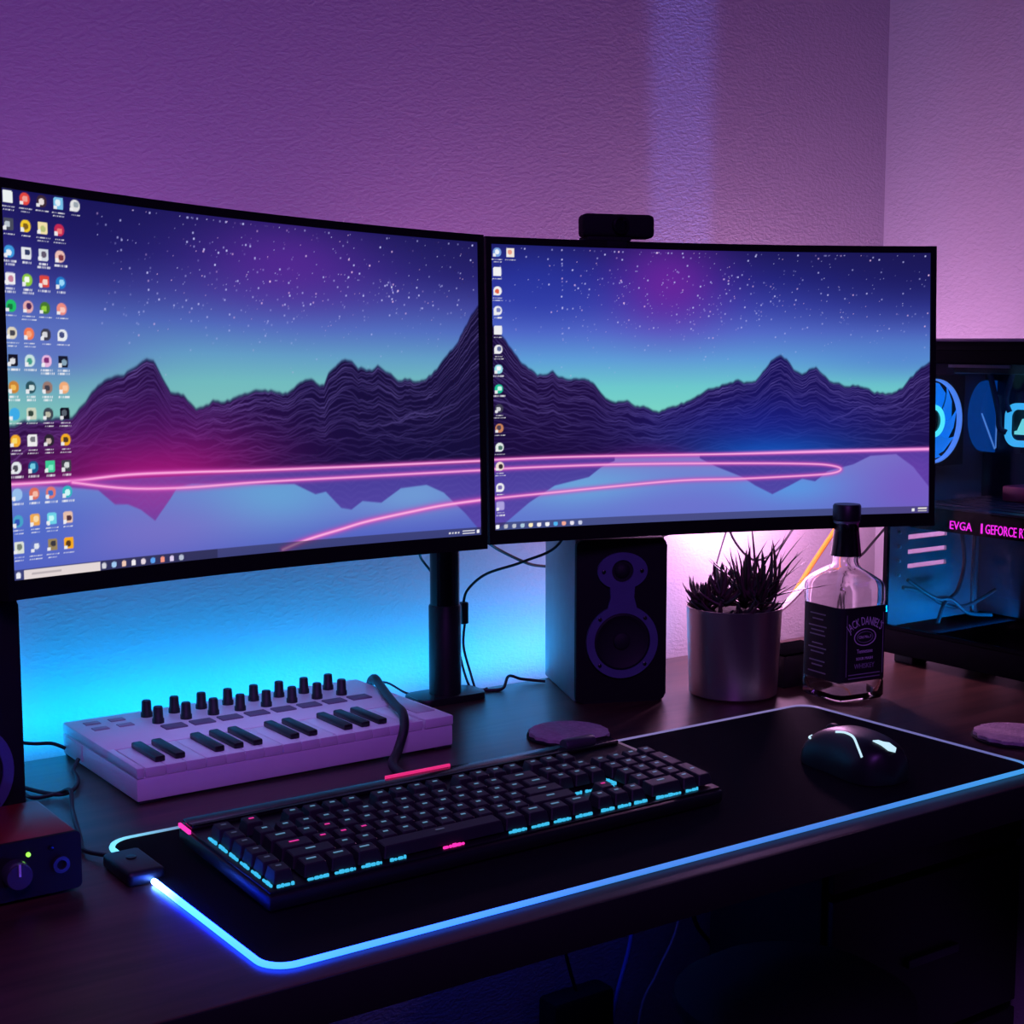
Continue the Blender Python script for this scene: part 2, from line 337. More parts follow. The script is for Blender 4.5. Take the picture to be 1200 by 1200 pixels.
def paint(side):
    L = side == 'left'; rid, ref = (ridL, refL) if L else (ridR, refR)
    rnd = np.random.RandomState(7 if L else 11)
    if L:
        sky = ramp(VV, [(0.40, (128, 196, 184)), (0.52, (112, 186, 190)), (0.60, (98, 158, 198)), (0.69, (82, 112, 192)), (0.78, (66, 72, 160)), (0.88, (42, 40, 122)), (1.0, (26, 24, 88))])
        over(sky, (92, 40, 150), gauss(0.56, 0.88, 0.20, 0.14)*0.75)
        over(sky, (20, 18, 84), gauss(0.14, 0.96, 0.22, 0.22)*0.6)
        over(sky, (92, 98, 190), gauss(0.08, 0.60, 0.16, 0.10)*0.7)
        over(sky, (30, 26, 90), gauss(1.0, 0.98, 0.16, 0.14)*0.5)
    else:
        sky = ramp(VV, [(0.40, (122, 214, 196)), (0.50, (108, 200, 204)), (0.60, (94, 158, 216)), (0.70, (84, 110, 204)), (0.80, (58, 70, 172)), (0.90, (36, 40, 132)), (1.0, (26, 24, 92))])
        over(sky, (112, 36, 158), gauss(0.40, 0.88, 0.13, 0.17)*0.85)
        over(sky, (40, 56, 164), gauss(0.10, 0.86, 0.16, 0.14)*0.6)
        over(sky, (24, 22, 80), gauss(1.0, 0.98, 0.32, 0.24)*0.75)
        over(sky, (80, 120, 206), gauss(0.95, 0.60, 0.2, 0.08)*0.5)
    n = 680
    cu = rnd.uniform(0, 1, n); cv = np.clip(rnd.normal(0.82, 0.12, n), 0.5, 0.99)
    k = n//2; cu[:k] = np.clip(rnd.normal(0.55 if L else 0.45, 0.22, k), 0.16, 0.99)
    for a, b in zip(cu, cv):
        if L and a < 0.17: continue
        i, j = int(a*(GX-1)), int(b*(GY-1)); br = rnd.uniform(0.15, 0.95)*min(1, (b-0.42)*2.6); sz = 1 if rnd.rand() < 0.62 else 2
        c = np.array((190, 190, 245)) if rnd.rand() < 0.8 else np.array((235, 190, 235))
        sky[max(j-sz+1, 0):j+1, max(i-sz+1, 0):i+1] = sky[max(j-sz+1, 0):j+1, max(i-sz+1, 0):i+1]*(1-br)+c*br
    if L:
        for t in np.linspace(0, 1, 40): sky[int((0.86-0.05*t)*GY), int((0.79+0.01*t)*GX)] += 60*t
    img = sky
    x = np.linspace(0, 1, GX)
    h = np.interp(x, [a for a, b in rid], [b for a, b in rid])+vnoise(3, 160)*0.004
    H = np.broadcast_to(h, UU.shape)
    base = ramp(VV, [(0.25, (20, 12, 66)), (0.42, (26, 14, 66)), (0.75, (24, 14, 60))])
    if not L: base = ramp(UU, [(0, (30, 14, 70)), (0.45, (32, 14, 78)), (0.62, (26, 20, 104)), (1, (36, 20, 92))])
    else: base = base*0.6+0.4*ramp(UU, [(0, (26, 12, 54)), (0.3, (58, 16, 92)), (0.6, (24, 14, 76)), (1, (20, 20, 66))])
    # contour lines of the terrain, one above the other
    lines = np.zeros(UU.shape)
    K = 30
    for k in range(K):
        f = (k+0.6)/K
        jag = vnoise(100+k+(0 if L else 60), 46)*0.55+vnoise(300+k//3+(0 if L else 60), 22)*1.0
        y = SHORE+(h-SHORE)*(f**0.9)+jag*0.017*(1-f*0.6)
        d = np.abs(VV-y[None, :])
        br = 0.35+0.65*(0.5+0.5*vnoise(500+k+(0 if L else 60), 26))**2
        lines = np.maximum(lines, np.exp(-(d/0.0024)**2)*br[None, :]*(0.30+0.70*f))
    rd = SHORE+(h-SHORE)*0.55+np.interp(x, np.linspace(0, 1, 14), np.random.RandomState(5 if L else 9).uniform(-0.05, 0.05, 14))
    lines = np.maximum(lines, np.exp(-((VV-rd[None, :])/0.0035)**2)*(0.4+0.4*vnoise(77, 15))[None, :])
    base *= 0.82
    over(base, (140, 122, 204), np.clip(lines*0.66, 0, 0.8))
    if L:
        over(base, (176, 22, 122), gauss(0.27, 0.255, 0.24, 0.13)*0.85)
        over(base, (86, 22, 112), gauss(0.24, 0.40, 0.2, 0.12)*0.35)
    else:
        over(base, (16, 92, 190), gauss(0.63, 0.25, 0.20, 0.08)*0.85)
        over(base, (24, 40, 160), gauss(0.60, 0.36, 0.26, 0.10)*0.45)
        over(base, (110, 24, 120), gauss(0.36, 0.26, 0.1, 0.03)*0.3)
    m = np.clip((H-VV)*GY/1.3, 0, 1)
    over(img, (16, 14, 58), np.exp(-((VV-H)/0.006)**2)*0.7)
    img[:] = img*(1-m[..., None])+base*m[..., None]
    # water
    if L:
        wat = ramp(VV, [(0, (76, 92, 190)), (0.1, (100, 112, 200)), (0.22, (104, 132, 206)), (0.25, (150, 110, 190))])
        over(wat, (100, 166, 214), gauss(0.52, 0.17, 0.17, 0.10)*0.85); over(wat, (112, 160, 214), gauss(0.84, 0.15, 0.14, 0.07)*0.8)
        over(wat, (128, 112, 196), gauss(0.26, 0.09, 0.2, 0.10)*0.6); over(wat, (56, 96, 196), gauss(0.05, 0.12, 0.12, 0.1)*0.5)
    else:
        wat = ramp(VV, [(0, (92, 116, 204)), (0.12, (106, 128, 210)), (0.22, (118, 130, 206)), (0.25, (150, 100, 190))])
        over(wat, (104, 178, 222), gauss(0.20, 0.14, 0.16, 0.07)*0.7); over(wat, (86, 156, 228), gauss(0.68, 0.11, 0.12, 0.06)*0.85)
        over(wat, (120, 84, 190), gauss(0.98, 0.10, 0.16, 0.2)*0.8); over(wat, (112, 110, 204), gauss(0.45, 0.05, 0.2, 0.07)*0.6)
    rr = np.interp(x, [a for a, b in ref], [b for a, b in ref]); RRf = np.broadcast_to(rr, UU.shape)
    rm = np.clip((VV-RRf)*GY/2.0, 0, 1)
    rc = ramp(VV, [(0.0, (88, 64, 164)), (0.25, (62, 44, 140))])
    if L: over(rc, (176, 50, 150), gauss(0.28, 0.2, 0.2, 0.1)*0.7)
    else: over(rc, (110, 60, 170), gauss(0.95, 0.17, 0.1, 0.1)*0.6)
    rl = np.exp(-((((VV*46)+vnoise(41, 60)[None, :]*1.2) % 1-0.5)/0.16)**2)
    over(rc, (120, 100, 190), rl*0.10)
    wat[:] = wat*(1-rm[..., None]*0.85)+rc*rm[..., None]*0.85
    wm = np.clip((SHORE-VV)*GY/1.5, 0, 1); img[:] = img*(1-wm[..., None])+wat*wm[..., None]
    # light trails
    for pts, wd, s in (((tr1L, 0.006, 1), (tr2L, 0.006, 0.9), (tr3L, 0.0075, 1)) if L else ((tr1R, 0.0055, 1), (tr2R, 0.006, 0.9))):
        d = segdist(pts)
        over(img, (206, 70, 178), np.exp(-(d/(wd*1.7))**2)*0.70*s)
        over(img, (250, 130, 206), np.exp(-(d/(wd*0.75))**2)*0.9*s)
        over(img, (255, 196, 236), np.exp(-(d/(wd*0.36))**2)*0.85*s)
    if not L: over(img, (255, 170, 235), np.exp(-((VV-0.247)/0.006)**2)*np.clip((UU-0.5)*3, 0, 0.8))
    # task bar
    tb = (VV < 0.026).astype(float); over(img, (40, 38, 62), tb*(0.55 if L else 0.5))
    if L:
        over(img, (34, 34, 60), ((VV < 0.026) & (UU > 0.165) & (UU < 0.4))*0.5)
        rectp(img, 0.021, 0.0, 0.163, 0.024, (226, 214, 214)); rectp(img, 0.035, 0.010, 0.09, 0.014, (170, 160, 165), 0.7)
        spot(img, 0.011, 0.012, 0.0045, 0.0075, (235, 235, 245))
        for i, c in enumerate([(210, 210, 220), (160, 200, 240), (240, 200, 180), (240, 235, 240), (230, 215, 225), (90, 160, 240), (245, 150, 130), (220, 205, 240), (180, 190, 210)]): spot(img, 0.171+i*0.0192, 0.012, 0.0042, 0.0075, c)
        rectp(img, 0.955, 0.007, 0.985, 0.010, (235, 235, 245)); rectp(img, 0.955, 0.014, 0.985, 0.017, (235, 235, 245))
        for i in range(4): spot(img, 0.925+i*0.007, 0.012, 0.002, 0.003, (220, 220, 230))
        spot(img, 0.993, 0.012, 0.003, 0.006, (235, 235, 245))
    else:
        for i, c in enumerate([(245, 245, 250), (190, 190, 200), (190, 195, 210), (170, 200, 220), (250, 235, 190), (240, 235, 240), (240, 240, 245), (80, 180, 240), (245, 170, 150), (230, 225, 240), (200, 205, 230)]): spot(img, 0.0075+i*0.0187, 0.012, 0.0042, 0.0072, c)
        rectp(img, 0.975, 0.006, 0.996, 0.011, (230, 225, 215)); rectp(img, 0.975, 0.015, 0.996, 0.020, (230, 225, 215)); spot(img, 0.965, 0.012, 0.0035, 0.006, (230, 230, 235))
    # icons
    W_ = (238, 238, 242)
    def icon(u, v, c, c2, sq):
        p = 8 if sq else 2.2
        spot(img, u, v, 0.0088, 0.0152, c, 1, p)
        if c2: spot(img, u+rnd.uniform(-0.002, 0.002), v+rnd.uniform(-0.003, 0.003), 0.0046, 0.0075, c2, 0.95, 3)
        if sq < 2: spot(img, u-0.0062, v-0.0105, 0.0030, 0.0052, W_, 0.95, 6)
        for q in range(rnd.randint(1, 3)):
            ww = rnd.uniform(0.007, 0.012)
            for t in np.arange(-ww, ww, 0.0034): rectp(img, u+t, v-0.0265-q*0.0085, u+t+0.0025, v-0.0225-q*0.0085, W_, rnd.uniform(0.55, 0.95))
    if L:
        rows = [[((235, 240, 240), None, 2), ((226, 70, 60), (240, 160, 150), 0), ((60, 40, 50), (235, 225, 225), 0), ((120, 190, 230), (230, 240, 245), 1), ((225, 225, 225), (150, 160, 170), 0)],
                [((70, 74, 90), (190, 200, 210), 1), ((240, 200, 40), (120, 90, 20), 0), ((240, 222, 170), (180, 190, 120), 1), ((190, 40, 80), (240, 120, 120), 0)],
                [((60, 150, 220), (240, 245, 250), 0), ((225, 228, 235), (40, 50, 90), 1), ((210, 215, 225), (90, 80, 100), 1), ((235, 190, 180), (120, 50, 60), 0)],
                [((235, 235, 240), (190, 120, 150), 1), ((140, 200, 60), (250, 255, 250), 0), ((220, 70, 60), (245, 220, 210), 1), ((30, 120, 200), (160, 220, 250), 0)],
                [((30, 190, 100), (20, 110, 60), 0), ((230, 170, 170), (60, 30, 80), 0), ((70, 120, 40), (150, 210, 60), 0), ((235, 140, 130), (250, 200, 190), 0)],
                [((220, 210, 190), (60, 60, 70), 0), ((240, 120, 80), (250, 170, 130), 0), ((60, 60, 76), (220, 220, 225), 0), ((230, 235, 240), (60, 70, 120), 0)],
                [((18, 18, 30), (230, 230, 235), 1), ((200, 225, 225), (60, 150, 130), 0), ((230, 180, 220), (120, 40, 110), 0), ((20, 26, 44), (140, 170, 190), 1)],
                [((200, 130, 50), (240, 190, 90), 0), ((40, 80, 90), (210, 230, 230), 0), ((150, 120, 110), (60, 60, 70), 0), ((240, 170, 120), (250, 200, 160), 0)],
                [((60, 170, 230), None, 0), ((200, 210, 190), (40, 60, 50), 1), ((60, 70, 80), (190, 190, 170), 0), ((12, 14, 24), (90, 100, 110), 1)],
                [((240, 170, 40), (250, 220, 110), 0), ((235, 235, 235), (110, 110, 120), 1), ((40, 34, 44), (210, 190, 180), 0), ((240, 170, 30), (70, 50, 30), 0)],
                [((225, 230, 235), (70, 70, 80), 0), ((20, 90, 140), (120, 210, 230), 0), ((60, 200, 150), (130, 240, 200), 1), ((60, 60, 70), (220, 225, 225), 1)],
                [((150, 190, 235), None, 0), ((220, 110, 90), (245, 190, 170), 0), ((225, 120, 110), (60, 110, 200), 0), ((50, 180, 190), (210, 250, 250), 0)],
                [((70, 160, 200), (50, 80, 180), 0), ((240, 170, 80), (250, 220, 170), 1), ((110, 210, 230), (200, 250, 250), 1), ((230, 190, 170), (70, 40, 50), 1)],
                [((220, 225, 215), (110, 120, 110), 1), ((90, 110, 190), (230, 235, 240), 0), ((150, 130, 90), (50, 50, 60), 1), ((245, 170, 30), (80, 50, 20), 1)]]
        for r, row in enumerate(rows):
            for c, (a, b, q) in enumerate(row): icon(0.0138+c*0.0305, 0.980-r*0.0690, a, b, q)
    else:
        cols = [((120, 160, 220), (240, 245, 250)), ((240, 240, 242), None), ((240, 240, 240), (220, 90, 60)), ((238, 238, 242), (110, 120, 190)), ((236, 236, 240), None), ((236, 236, 240), (90, 100, 150)), ((150, 220, 230), (250, 250, 252)), ((30, 190, 150), (210, 250, 240)), ((60, 60, 80), (215, 215, 220)), ((200, 130, 90), (70, 60, 80)), ((225, 235, 230), (60, 100, 90)), ((235, 215, 205), (40, 30, 40)), ((235, 235, 240), (110, 100, 170)), ((170, 160, 220), None)]
        vs = [0.972, 0.905, 0.838, 0.770, 0.702, 0.635, 0.566, 0.497, 0.428, 0.359, 0.292, 0.225, 0.150, 0.085]
        for (a, b), v in zip(cols, vs): icon(0.0146, v, a, b, 1 if b is None else 0)
        icon(0.0440, 0.972, (240, 230, 220), (230, 150, 130), 1)
    return lin(np.clip(img, 0, 255))

def screen_mesh(side, R):
    th = (UU-0.5)*SW/R
    co = np.stack([R*np.sin(th), R*np.cos(th)-R, (VV-0.5)*SH], -1).reshape(-1, 3)
    idx = np.arange(GX*GY).reshape(GY, GX)
    q = np.stack([idx[:-1, :-1], idx[:-1, 1:], idx[1:, 1:], idx[1:, :-1]], -1).reshape(-1, 4)
    me = bpy.data.meshes.new('screen'); me.vertices.add(len(co)); me.vertices.foreach_set('co', co.ravel())
    me.loops.add(q.size); me.loops.foreach_set('vertex_index', q.ravel().astype(np.int32))
    me.polygons.add(len(q)); me.polygons.foreach_set('loop_start', np.arange(0, q.size, 4, dtype=np.int32))
    me.update(calc_edges=True)
    a = me.color_attributes.new('col', 'FLOAT_COLOR', 'POINT')
    a.data.foreach_set('color', np.concatenate([paint(side).reshape(-1, 3), np.ones((GX*GY, 1))], -1).ravel().astype(np.float32))
    me.polygons.foreach_set('use_smooth', [True]*len(q))
    me.materials.append(MAT.get('screen_glow') or attr_emit('screen_glow', 1.0))
    return me

def rot3(yaw, tilt, roll):
    return Matrix.Rotation(yaw, 4, 'Z') @ Matrix.Rotation(tilt, 4, 'X') @ Matrix.Rotation(roll, 4, 'Y')
def monitor(side, pose, label):
    R = 1.5
    t = thing('curved_monitor', label, 'monitor', group='pair of curved monitors')
    t.matrix_world = Matrix.Translation(pose[:3]) @ rot3(*pose[3:])
    o = bpy.data.objects.new('screen', screen_mesh(side, R)); C.objects.link(o); o.parent = t
    o['label'] = 'glowing screen showing starry sky over dark line mountains and a lake'
    def P(x, d, z): a = x/R; return ((R+d)*math.sin(a), (R+d)*math.cos(a)-R, z)
    def arcslab(bm, x0, x1, z0, z1, d0, d1, n=24):
        V = []
        for i in range(n+1):
            x = x0+(x1-x0)*i/n; V.append([bm.verts.new(P(x, d, z)) for d, z in ((d0, z0), (d0, z1), (d1, z1), (d1, z0))])
        for A, B in zip(V[:-1], V[1:]):
            for k in range(4): bm.faces.new((A[k], A[(k+1) % 4], B[(k+1) % 4], B[k]))
        bm.faces.new(list(reversed(V[0]))); bm.faces.new(V[-1])
    w2, h2 = SW/2, SH/2
    sb, tbz, bb = 0.0065, 0.0075, 0.0150
    for nm, (x0, x1, z0, z1) in (('top_bezel', (-w2-sb, w2+sb, h2, h2+tbz)), ('bottom_bezel', (-w2-sb, w2+sb, -h2-bb, -h2)), ('side_bezel', (-w2-sb, -w2, -h2, h2)), ('side_bezel', (w2, w2+sb, -h2, h2))):
        bm = bm_new(); arcslab(bm, x0, x1, z0, z1, -0.0025, 0.012, 24 if x1-x0 > 0.1 else 1); obj(nm, bm, BEZEL, t, angle=30)
    bm = bm_new(); arcslab(bm, -w2-sb, w2+sb, -h2-bb, h2+tbz, 0.012, 0.022); arcslab(bm, -w2*0.7, w2*0.7, -h2*0.7, h2*0.7, 0.022, 0.034); obj('back_shell', bm, BLACK, t, angle=30)
    bm = bm_new(); box(bm, (0, 0.038, 0), (0.085, 0.006, 0.085), 0.002); obj('mount_plate', bm, DARKSTEEL, t)
    return t
monL = monitor('left', (0.191, 0.395, 0.3625, 0.2294, -0.0417, 0.0290), 'curved monitor on the left, with many desktop icons and white search bar')
monR = monitor('right', (0.742, 0.395, 0.3551, -0.3008, -0.0412, 0.0), 'curved monitor on the right, with one column of icons and webcam on top')

# ================================================================== MONITOR STAND
PX, PY = 0.4935, 0.562
st = thing('monitor_stand', 'black pole stand between the monitors holding both on arms', 'stand', (PX, PY, 0))
bm = bm_new(); prism(bm, rrect(0.088, 0.048, 0.012, 6), 0.0, 0.008, bev=0.002); obj('base_plate', bm, BLACK, st)
bm = bm_new(); lathe(bm, [(0.0168, 0.008), (0.0168, 0.40), (0.0158, 0.402), (0, 0.402)], 28); obj('pole', bm, BLACKG, st)
bm = bm_new(); lathe(bm, [(0.0184, 0.008), (0.0184, 0.108), (0.0172, 0.110)], 28); obj('sleeve', bm, BLACK, st)
bm = bm_new(); lathe(bm, [(0.024, 0.335), (0.024, 0.385)], 28); obj('collar', bm, BLACK, st)
def arm(tgt, elbow):
    a = obj_arm = None
    bm = bm_new()
    tube(bm, [(0, 0, 0.36), elbow, tgt], 0.0115, 12, 1); lathe(bm, [(0.015, -0.02), (0.015, 0.02)], 16, elbow)
    return obj('arm', bm, BLACK, st)
def local(m, p): return (m.matrix_world @ Vector(p))-Vector((PX, PY, 0))
arm(local(monL, (0, 0.041, 0)), (-0.15, 0.020, 0.362))
arm(local(monR, (0, 0.041, 0)), (0.10, 0.020, 0.357))

# ================================================================== WEBCAM on the right monitor
Mr = monR.matrix_world
wc = thing('webcam', 'small black webcam clipped on top edge of the right monitor', 'webcam')
wc.matrix_world = Mr @ Matrix.Translation((-0.113, 0.004, SH/2+0.0075))
bm = bm_new(); box(bm, (0, -0.002, 0.0165), (0.083, 0.022, 0.0255), 0.0055, seg=3); obj('body', bm, BLACKM, wc)
bm = bm_new(); lathe(bm, [(0.0095, 0), (0.0095, 0.004), (0.007, 0.0045), (0.0055, 0.002), (0, 0.002)], 24, (-0.0, -0.0125, 0.0165), Matrix.Rotation(math.pi/2, 4, 'X')); obj('lens', bm, BLACKG, wc)
bm = bm_new(); box(bm, (-0.012, 0.0, 0.0022), (0.05, 0.026, 0.0044), 0.001); box(bm, (-0.012, 0.026, -0.010), (0.04, 0.004, 0.034), 0.001); box(bm, (-0.012, 0.015, 0.0022), (0.04, 0.022, 0.0044)); box(bm, (-0.012, -0.0105, -0.003), (0.040, 0.003, 0.008), 0.0006); obj('clip', bm, BLACKM, wc)

# ================================================================== SPEAKERS
TRIM = mat('speaker_trim', (0.09, 0.105, 0.24), 0.42)
CONE = mat('speaker_cone', (0.006, 0.006, 0.010), 0.7)
VINYL = mat('speaker_vinyl', (0.24, 0.24, 0.25), 0.5, bump=0.1, bscale=500)
def speaker(label, loc, beta, w=0.105, d=0.15, h=0.186):
    t = thing('studio_speaker', label, 'speaker', loc, -beta, 'pair of bookshelf studio speakers')   # origin: front left bottom corner, +y to the back
    bm = bm_new(); box(bm, (w/2, d/2+0.004, h/2), (w, d-0.008, h), 0.0025); obj('cabinet', bm, VINYL, t, angle=30)
    bm = bm_new(); prism(bm, rrect(w, h, 0.008, 5, w/2, h/2), 0, 0.008, Matrix.Translation((0, 0.008, 0)) @ RX90, 0.002); obj('front_baffle', bm, BLACKM, t)
    y0 = -0.0002
    F = Matrix.Translation((w/2, 0, 0)) @ RX90
    zc, zt = 0.070, 0.150
    bm = bm_new(); ring_prism(bm, circ(0.0415, 48, 0, zc), circ(0.0325, 48, 0, zc), -0.001, 0.004, F); obj('woofer_ring', bm, TRIM, t)
    bm = bm_new(); ring_prism(bm, circ(0.029, 48, 0, zt, 0.72), circ(0.0125, 48, 0, zt, 1.0), -0.001, 0.003, F); obj('tweeter_ring', bm, TRIM, t)
    bm = bm_new(); prism(bm, [(-0.017, 0.1075), (0.017, 0.1075), (0.0135, 0.120), (0.0145, 0.133), (-0.0145, 0.133), (-0.0135, 0.120)], -0.001, 0.0028, F); obj('neck_plate', bm, TRIM, t)
    bm = bm_new(); lathe(bm, [(0.0325, 0.0025), (0.030, 0.0040), (0.027, 0.0025), (0.0245, 0.001), (0.010, 0.0002), (0.009, 0.002), (0.005, 0.0035), (0, 0.004)], 40, (0, 0, 0), Matrix.Translation((w/2, 0, zc)) @ RX90, closed=False); obj('woofer_cone', bm, CONE, t)
    bm = bm_new(); lathe(bm, [(0.0125, 0.0005), (0.009, 0.0005), (0.007, 0.003), (0.004, 0.0045), (0, 0.005)], 28, (0, 0, 0), Matrix.Translation((w/2, 0, zt)) @ RX90, closed=False); obj('tweeter_dome', bm, CONE, t)
    bm = bm_new(); lathe(bm, [(0.0022, 0), (0.0022, 0.0046), (0.0012, 0.0052), (0, 0.0052)], 10, (0, 0, 0), RX90); sc = None
    for k, (x, z) in enumerate([(0.037*math.cos(math.radians(a)), zc+0.037*math.sin(math.radians(a))) for a in (45, 135, 225, 315)]+[(0.022, zt), (-0.022, zt)]):
        if sc is None: sc = obj('screw', bm, BLACKG, t); sc.location = (w/2+x, 0, z)
        else: share(sc, t, (w/2+x, 0, z))
    return t
speaker('black bookshelf speaker standing beside the potted plant', (0.600, 0.457, 0), math.radians(23))
b2 = math.radians(-12)
speaker('black bookshelf speaker at the left picture edge behind the red audio box', (-0.052-0.105*math.cos(b2)*1.0, 0.332+0.105*math.sin(b2)*1.0, 0), b2, h=0.207)

# ================================================================== MOUSE MAT
pad = thing('mouse_mat', 'large black desk mat with a glowing blue edge under keyboard and mouse', 'mouse mat', (0, 0, 0))
PW, PH = 0.80, 0.30
bm = bm_new(); prism(bm, rrect(PW-0.004, PH-0.004, 0.020, 8, PW/2, PH/2), 0.0, 0.0036); obj('cloth_mat', bm, CLOTH, pad, angle=30)
# the light tube: starts at the controller on the left edge, runs round the whole mat
CTL = 0.226
path = [(0.0, CTL-0.030)]
def corner(cx, cy, a0, a1, r=0.020, n=8):
    return [(cx+r*math.cos(math.radians(a0+(a1-a0)*i/n)), cy+r*math.sin(math.radians(a0+(a1-a0)*i/n))) for i in range(n+1)]
def lineto(p, n=14):
    x0, y0 = path[-1]
    for i in range(1, n): path.append((x0+(p[0]-x0)*i/n, y0+(p[1]-y0)*i/n))
    path.append(p)
r_ = 0.020
lineto((0, r_), 10); path += corner(r_, r_, 180, 270)[1:]
lineto((PW-r_, 0), 40); path += corner(PW-r_, r_, 270, 360)[1:]
lineto((PW, PH-r_)); path += corner(PW-r_, PH-r_, 0, 90)[1:]
lineto((r_, PH), 40); path += corner(r_, PH-r_, 90, 180)[1:]
lineto((0, CTL+0.030), 3)
bm = bm_new(); n = 8; tube(bm, [(x, y, 0.0029) for x, y in path], 0.0023, n, 1)
tb = obj('light_tube', bm, attr_emit('tube_glow', 1.0, base=(0.3, 0.3, 0.3, 1)), pad)
N = len(path); s = [0]
for i in range(1, N): s.append(s[-1]+math.dist(path[i], path[i-1]))
per = 2*(PW+PH)
cs = [(0.0, (5.0, 14.0, 60.0)), (0.02, (1.3, 6.0, 85.0)), (0.05, (0.20, 1.7, 70.0)), (0.09, (0.14, 0.95, 42.0)), (0.17, (0.10, 0.72, 16.0)), (0.25, (0.07, 0.50, 5.0)), (0.45, (0.045, 0.27, 0.86)), (0.70, (0.038, 0.22, 0.72)), (0.98, (0.035, 0.34, 0.80)), (1.02, (0.10, 0.12, 0.32)), (1.30, (0.15, 0.14, 0.32)), (1.34, (0.18, 0.16, 0.36)), (1.75, (0.16, 0.15, 0.32)), (2.00, (0.12, 0.18, 0.32)), (2.06, (0.2, 0.8, 1.0)), (2.2, (0.25, 1.4, 1.8))]
col = np.zeros((len(tb.data.vertices), 4), np.float32); col[:, 3] = 1
for i in range(N):
    for k in range(3): col[i*n:(i+1)*n, k] = np.interp(s[i], [c[0] for c in cs], [c[1][k] for c in cs])
at = tb.data.color_attributes.new('col', 'FLOAT_COLOR', 'POINT'); at.data.foreach_set('color', col.ravel())
bm = bm_new(); box(bm, (-0.004, CTL, 0.0060), (0.030, 0.056, 0.012), 0.004, seg=3); ctl = obj('controller_box', bm, BLACK, pad)
bm = bm_new(); lathe(bm, [(0.004, 0.0), (0.004, 0.0128), (0, 0.0131)], 16, (-0.004, CTL+0.005, 0)); obj('power_button', bm, BLACKG, pad)
bm = bm_new(); tube(bm, [(-0.010, CTL+0.030, 0.007), (-0.020, 0.29, 0.004), (-0.010, 0.33, 0.003), (0.008, 0.40, 0.003), (0.018, 0.435, 0.010), (0.012, 0.452, 0.0035), (-0.010, 0.455, 0.003), (-0.010, 0.50, 0.003)], 0.0018, 8, 8); obj('cable', bm, RUBBER, pad)

# ================================================================== KEYBOARD
KB = (0.040, 0.083); KR = math.radians(0.4)
kb = thing('gaming_keyboard', 'black backlit keyboard with cyan and pink lights on the desk mat', 'keyboard', (KB[0], KB[1], 0.0036), KR)
kb.rotation_euler = (0.055, 0, KR)
U = 0.0178; KW, KD = 0.436, 0.160
bm = bm_new(); box(bm, (KW/2, KD/2, 0.0075), (KW, KD, 0.012), 0.003); obj('base', bm, BLACK, kb)
ALU = mat('black_aluminium', (0.012, 0.012, 0.016), 0.38, metal=0.4)
bm = bm_new(); box(bm, (0, 0, 0), (0.03, 0.012, 0.009), 0.001); tf_ = obj('tilt_foot', bm, RUBBER, kb); tf_.location = (0.05, KD-0.012, -0.0030); share(tf_, kb, (KW-0.05, KD-0.012, -0.0030))
bm = bm_new(); box(bm, (KW/2, KD/2, 0.0145), (KW-0.004, KD-0.006, 0.002), 0.0006); obj('top_plate', bm, ALU, kb)
bm = bm_new(); box(bm, (KW/2, KD-0.011, 0.0175), (KW-0.006, 0.018, 0.004), 0.0012); obj('media_bar', bm, BLACKG, kb)
bm = bm_new(); lathe(bm, [(0.0062, -0.017), (0.0066, -0.016), (0.0066, 0.016), (0.0062, 0.017)], 24, (KW-0.045, KD-0.011, 0.0205), Matrix.Rotation(math.pi/2, 4, 'Y')); obj('volume_roller', bm, DARKSTEEL, kb)
KEYM = mat('keycap_black', (0.014, 0.014, 0.019), 0.5)
LEG_B = mat('legend_blue', (0.1, 0.15, 0.2), 0.5, emit=(0.09, 0.24, 0.34), es=0.9)
LEG_P = mat('legend_pink', (0.2, 0.05, 0.1), 0.5, emit=(0.75, 0.03, 0.30), es=1.0)
LEG_D = mat('legend_dim', (0.1, 0.1, 0.12), 0.5, emit=(0.06, 0.09, 0.14), es=0.6)
GLOW_C = mat('switch_glow_cyan', (0.1, 0.2, 0.2), 0.4, emit=(0.035, 0.50, 0.80), es=1.0)
GLOW_P = mat('switch_glow_pink', (0.2, 0.1, 0.1), 0.4, emit=(1.0, 0.03, 0.42), es=1.2)
capmesh = {}
def capm(wu, kind, hu=1.0):
    key = (wu, kind, hu)
    if key in capmesh: return capmesh[key]
    bm = bm_new(); a = wu*U/2-0.0008; b = hu*U/2-0.0008; i = 0.0020
    lo = [bm.verts.new(p) for p in ((-a, -b, 0), (a, -b, 0), (a, b, 0), (-a, b, 0))]
    hi = [bm.verts.new(p) for p in ((-a+i, -b+i*1.25, 0.0088), (a-i, -b+i*1.25, 0.0088), (a-i, b-i*0.6, 0.0098), (-a+i, b-i*0.6, 0.0098))]
    bm.faces.new(hi); bm.faces.new(list(reversed(lo)))
    for k in range(4): bm.faces.new((lo[k], lo[(k+1) % 4], hi[(k+1) % 4], hi[k]))
    bmesh.ops.bevel(bm, geom=[e for e in bm.edges if e.verts[0] in hi or e.verts[1] in hi], offset=0.0007, segments=1, affect='EDGES')
    lw = 0.0022 if wu < 1.2 else 0.0040
    f = [bm.verts.new((x, y, 0.0088+0.0010*(y+b)/(2*b)+0.0004)) for x, y in ((-lw, 0.0006), (lw, 0.0006), (lw, 0.0026), (-lw, 0.0026))]
    fc = bm.faces.new(f); fc.material_index = 1
    me = bpy.data.meshes.new('keycap'); bm.to_mesh(me); bm.free()
    me.materials.append(KEYM); me.materials.append({'b': LEG_B, 'p': LEG_P, 'd': LEG_D}[kind])
    capmesh[key] = me; return me
glowc = None
